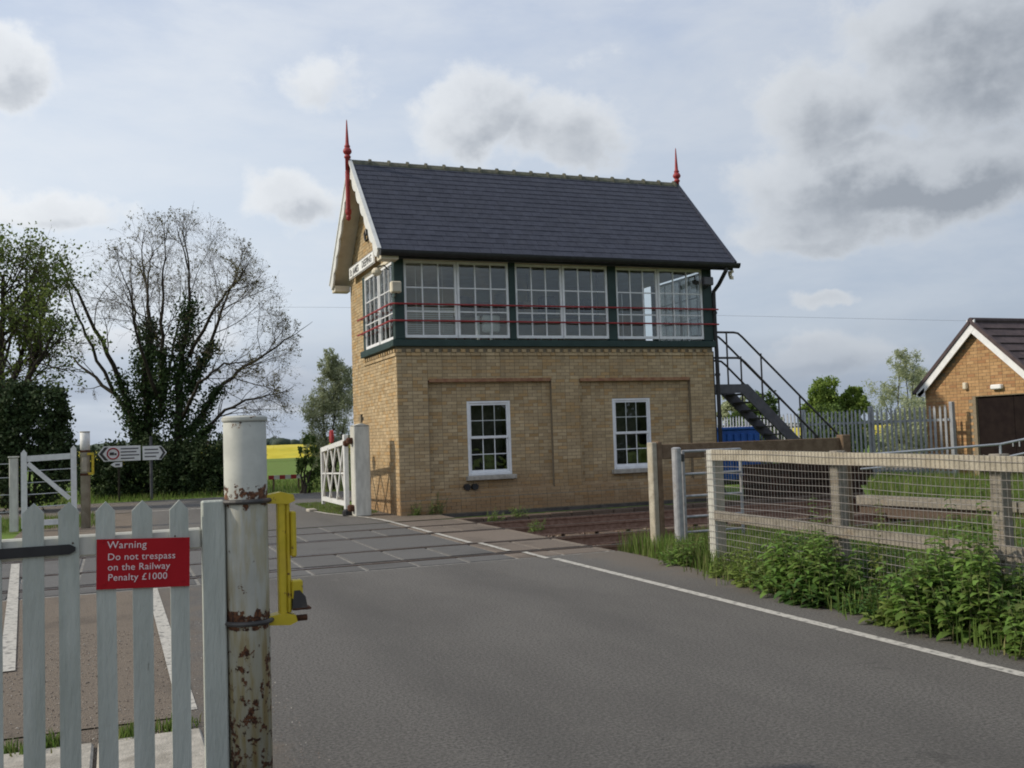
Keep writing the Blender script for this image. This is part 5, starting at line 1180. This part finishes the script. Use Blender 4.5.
# nettles, cow parsley and grass
def broad_leaves(r, base, h, lean, nleaf, ls):
    """stem points and leaf quads of one nettle-like stem"""
    top = base + np.array([lean[0], lean[1], h]); C = []; D = []
    for k in range(nleaf):
        f = .18 + .82 * k / nleaf; p = base + (top - base) * f; a = k * 1.57 + r.uniform(-.4, .4)
        for s in (0, math.pi):
            d = np.array([math.cos(a + s), math.sin(a + s), r.uniform(-.35, .25)]); C.append(p); D.append(d * ls * (1.15 - .55 * f) * r.uniform(.7, 1.2))
    return base, top, C, D
def plant_mesh(name, r, C, D):
    C = np.array(C); D = np.array(D); n = len(C); L = np.linalg.norm(D, axis=1, keepdims=True); d = D / L; s = np.cross(d, np.array([0, 0, 1.0])) ; s /= (np.linalg.norm(s, axis=1, keepdims=True) + 1e-9); u = np.cross(s, d)
    w = .30 * L
    V = np.stack([C, C + D * .35 + s * w + u * L * .12, C + D * .75 + s * w * .6 + u * L * .05, C + D - u * L * .12, C + D * .75 - s * w * .6 + u * L * .05, C + D * .35 - s * w + u * L * .12, C + D * .5], 1).reshape(-1, 3)
    i = np.arange(n)[:, None] * 7
    F = np.concatenate([i + np.array([[6, 0, 1]]), i + np.array([[6, 1, 2]]), i + np.array([[6, 2, 3]]), i + np.array([[6, 3, 4]]), i + np.array([[6, 4, 5]]), i + np.array([[6, 5, 0]])], 0)
    T = r.random(n) * .98 + .01; return mesh_np(name, V, F, np.tile(T, 6))
def nettle_clump(label, x, y, rx, ry, h, nst, seed, ls=.10, mat='nettle', name='nettle_clump'):
    r = np.random.default_rng(seed); t = thing(name, label, 'plant', (x, y, 0), 'plants growing along the mesh fence'); st_ = MB(); C = []; D = []
    for k in range(nst):
        a = r.uniform(0, 6.28); q = math.sqrt(r.random()); hh = h * (1 - .55 * q * q) * r.uniform(.65, 1.1)
        b = np.array([x + rx * q * math.cos(a), y + ry * q * math.sin(a), -.02]); ln = (r.normal(0, .07) + .10 * rx * math.cos(a), r.normal(0, .07) + .1 * ry * math.sin(a))
        b, tp_, c, d = broad_leaves(r, b, hh, ln, max(4, int(hh / .055)), ls); C += c; D += d; st_.tube([b, tp_], [.005, .003], 4, False)
    st_.build('stem', M['stem'], t); link('leaves', plant_mesh('leaves', r, C, D), M[mat], t); return t
nc = [('large nettle clump spilling onto the road below the second fence post', .50, -12.80, .38, .62, .66, 90, 51, .125, 'nettle'), ('tall nettle clump at the right edge under the mesh fence', .44, -14.75, .42, .60, .80, 105, 52, .13, 'nettle'),
      ('low dark-leaved patch between the two large nettle clumps', .42, -13.75, .26, .40, .30, 26, 53, .10, 'nettle_deep'), ('bright low weeds at the near foot of the mesh fence corner post', .66, -11.30, .26, .30, .34, 30, 54, .085, 'nettle_yellow'),
      ('nettles growing behind the mesh fence beneath the middle rail', 1.35, -12.2, .40, .9, .60, 70, 55, .10, 'nettle_deep'), ('leafy weeds between the corner post and the tubular gate', .80, -10.15, .30, .30, .40, 34, 56, .085, 'nettle'),
      ('tall nettles behind the mesh fence at its second bay', 1.4, -14.2, .42, .9, .80, 80, 57, .11, 'nettle_deep'), ('nettle tuft at the bottom right corner of the picture', .34, -15.65, .30, .36, .58, 55, 58, .115, 'nettle'),
      ('leafy growth climbing the mesh fence beside its third post', .92, -14.45, .14, .30, 1.10, 22, 59, .10, 'nettle'), ('climbing stem reaching the top rail between the fence posts', .92, -13.4, .08, .12, 1.30, 8, 60, .075, 'nettle_yellow'),
      ('broad dark dock leaves in front of the large nettle clump', .34, -13.15, .22, .26, .34, 20, 61, .17, 'nettle_deep'), ('yellowish weed clump midway along the fence foot', .56, -11.95, .24, .30, .46, 32, 62, .10, 'nettle_yellow'),
      ('leafy stems climbing the mesh by the second fence post', .90, -12.55, .12, .28, 1.0, 16, 63, .09, 'nettle'), ('pale broad weed at the road edge near the right', .26, -14.25, .18, .22, .28, 18, 64, .13, 'nettle_yellow')]
for (lb, x, y, rx, ry, h, n_, sd, ls, mt_) in nc: nettle_clump(lb, x, y, rx, ry, h, int(n_ * 1.15), sd, ls, mt_)
for k, (lb, x, y, h) in enumerate((('small weed growing at the foot of the signal box corner', .28, -.12, .32), ('thin tall weed against the signal box plinth', .75, -.14, .5), ('green weed between the rails just right of the crossing', 1.15, -2.6, .3),
                                   ('weed sprouting beside the track near the crossing edge', 1.0, -5.0, .28), ('pale weed at the crossing corner under the box window', 1.9, -2.0, .28))):
    nettle_clump(lb, x, y, .16, .12, h, 14, 70 + k, .06, name='weed')
def grass_mesh(name, r, n, region, h0, h1, w=.006, lean=.35):
    P = region(r, n); n = len(P); h = r.uniform(h0, h1, n)[:, None]; a = r.uniform(0, 6.28, n); dr = np.stack([np.cos(a), np.sin(a), np.zeros(n)], 1); sd = np.stack([-np.sin(a), np.cos(a), np.zeros(n)], 1)
    up = np.array([0, 0, 1.0]); l = (r.uniform(.1, 1, n) * lean)[:, None]
    V = np.stack([P - sd * w, P + sd * w, P + up * h * .6 + dr * h * l * .4 + sd * w * .7, P + up * h * .6 + dr * h * l * .4 - sd * w * .7, P + up * h * .93 + dr * h * l * 1.1], 1).reshape(-1, 3)
    i = np.arange(n)[:, None] * 5; F = np.concatenate([i + np.array([[0, 1, 2]]), i + np.array([[0, 2, 3]]), i + np.array([[3, 2, 4]])], 0)
    return mesh_np(name, V, F, np.tile(r.random(n) * .98 + .01, 3))
def rect(x0, x1, y0, y1, z=-.03): return lambda r, n: np.stack([r.uniform(x0, x1, n), r.uniform(y0, y1, n), np.full(n, z)], 1)
def poly_region(pts, z=-.03):
    P = np.array(pts)
    def f(r, n):
        q = r.uniform(P.min(0), P.max(0), (n * 3, 2)); ins = np.zeros(len(q), bool); j = len(P) - 1
        for i in range(len(P)):
            c = ((P[i, 1] > q[:, 1]) != (P[j, 1] > q[:, 1])) & (q[:, 0] < (P[j, 0] - P[i, 0]) * (q[:, 1] - P[i, 1]) / (P[j, 1] - P[i, 1] + 1e-12) + P[i, 0]); ins ^= c; j = i
        q = q[ins][:n]; return np.column_stack([q, np.full(len(q), z)])
    return f
def tufts(spots, rad): return lambda r, n: (lambda i: np.column_stack([np.array(spots)[i] + r.normal(0, 1, (n, 2)) * rad, np.full(n, -.02)]))(r.integers(0, len(spots), n))
gr = np.random.default_rng(99)
grasses = [('grass and dry stems growing through the weeds along the mesh fence', lambda r, n: (lambda y: np.column_stack([.80 - (-10.7 - y) * .10 + r.normal(0, .16, n) - .06, y, np.full(n, -.02)]))(r.uniform(-16.4, -10.6, n)), 1700, .06, .30), ('verge grass around the tubular gate and fence corner', poly_region([(.72, -10.9), (.85, -8.6), (.78, -8.35), (3.5, -8.6), (3.5, -10.5), (1.3, -11)]), 9000, .12, .38), ('rough grass behind the mesh fence', rect(.95, 7, -17, -9.2), 26000, .10, .34),
           ('long grass on the bank by the timber edging', poly_region([(7.5, -5.7), (9.9, -2.8), (12.3, -.8), (12.5, -10), (8.0, -10)], .2), 16000, .12, .38), ('short grass strip beside the open crossing gate', poly_region([(-.95, 1.15), (-1.28, 3.1), (-1.2, 6.3), (-.1, 6.3), (-.1, 1.6), (-.4, 1.0)]), 7000, .03, .10),
           ('grass tufts along the paving behind the picket gate', tufts([(-6.2, -14.62), (-5.95, -14.58), (-5.55, -14.6), (-5.28, -14.55), (-6.6, -14.5), (-6.03, -14.68)], .05), 900, .03, .11),
           ('grass verge beyond the junction', rect(-20, 14, 12.15, 24), 30000, .08, .26), ('grass around the far wicket gate', rect(-12, -5.9, 2.3, 6.3), 9000, .05, .2)]
for (lb, reg, n_, h0, h1) in grasses:
    tag(link('grass', grass_mesh('grass', gr, n_, reg, h0, h1, .006 if n_ < 20000 else .009), M['blade']), lb, 'grass', kind='stuff')

# overhead wires
def cable(name, label, pts, r):
    P = np.array(pts, float); t = np.linspace(0, len(P) - 1, 40); Q = np.stack([np.interp(t, range(len(P)), P[:, k]) for k in range(3)], 1); tag(MB().tube(Q, r, 5).build(name, M['black_paint']), label, 'cable')
cable('overhead_wire', 'thin overhead wire crossing the sky behind the signal box', [(-60, 66, 11.9), (-9, 47.2, 10.6), (8, 41, 10.0), (45, 27, 7.9), (90, 10, 8.6)], .006)
V, F = far_trees(9, 500, 5, 60, -33, -27, 1.4, 2.4)  # unseen hedge added behind the camera to darken the lower pane reflections
V2, F2 = far_trees(10, 120, 5, 60, -38, -31, 2.6, 3.6)
material('hedge_far', (.020, .030, .014), (.034, .046, .020), .95, 2.0, spec=.1)
tag(link('unseen_hedge', mesh_np('unseen_hedge', np.concatenate([V, V2]), np.concatenate([F, F2 + len(V)])), M['hedge_far']), 'unseen dark hedge added to darken reflections in the lower sash windows', 'unseen_hedge', kind='stuff')
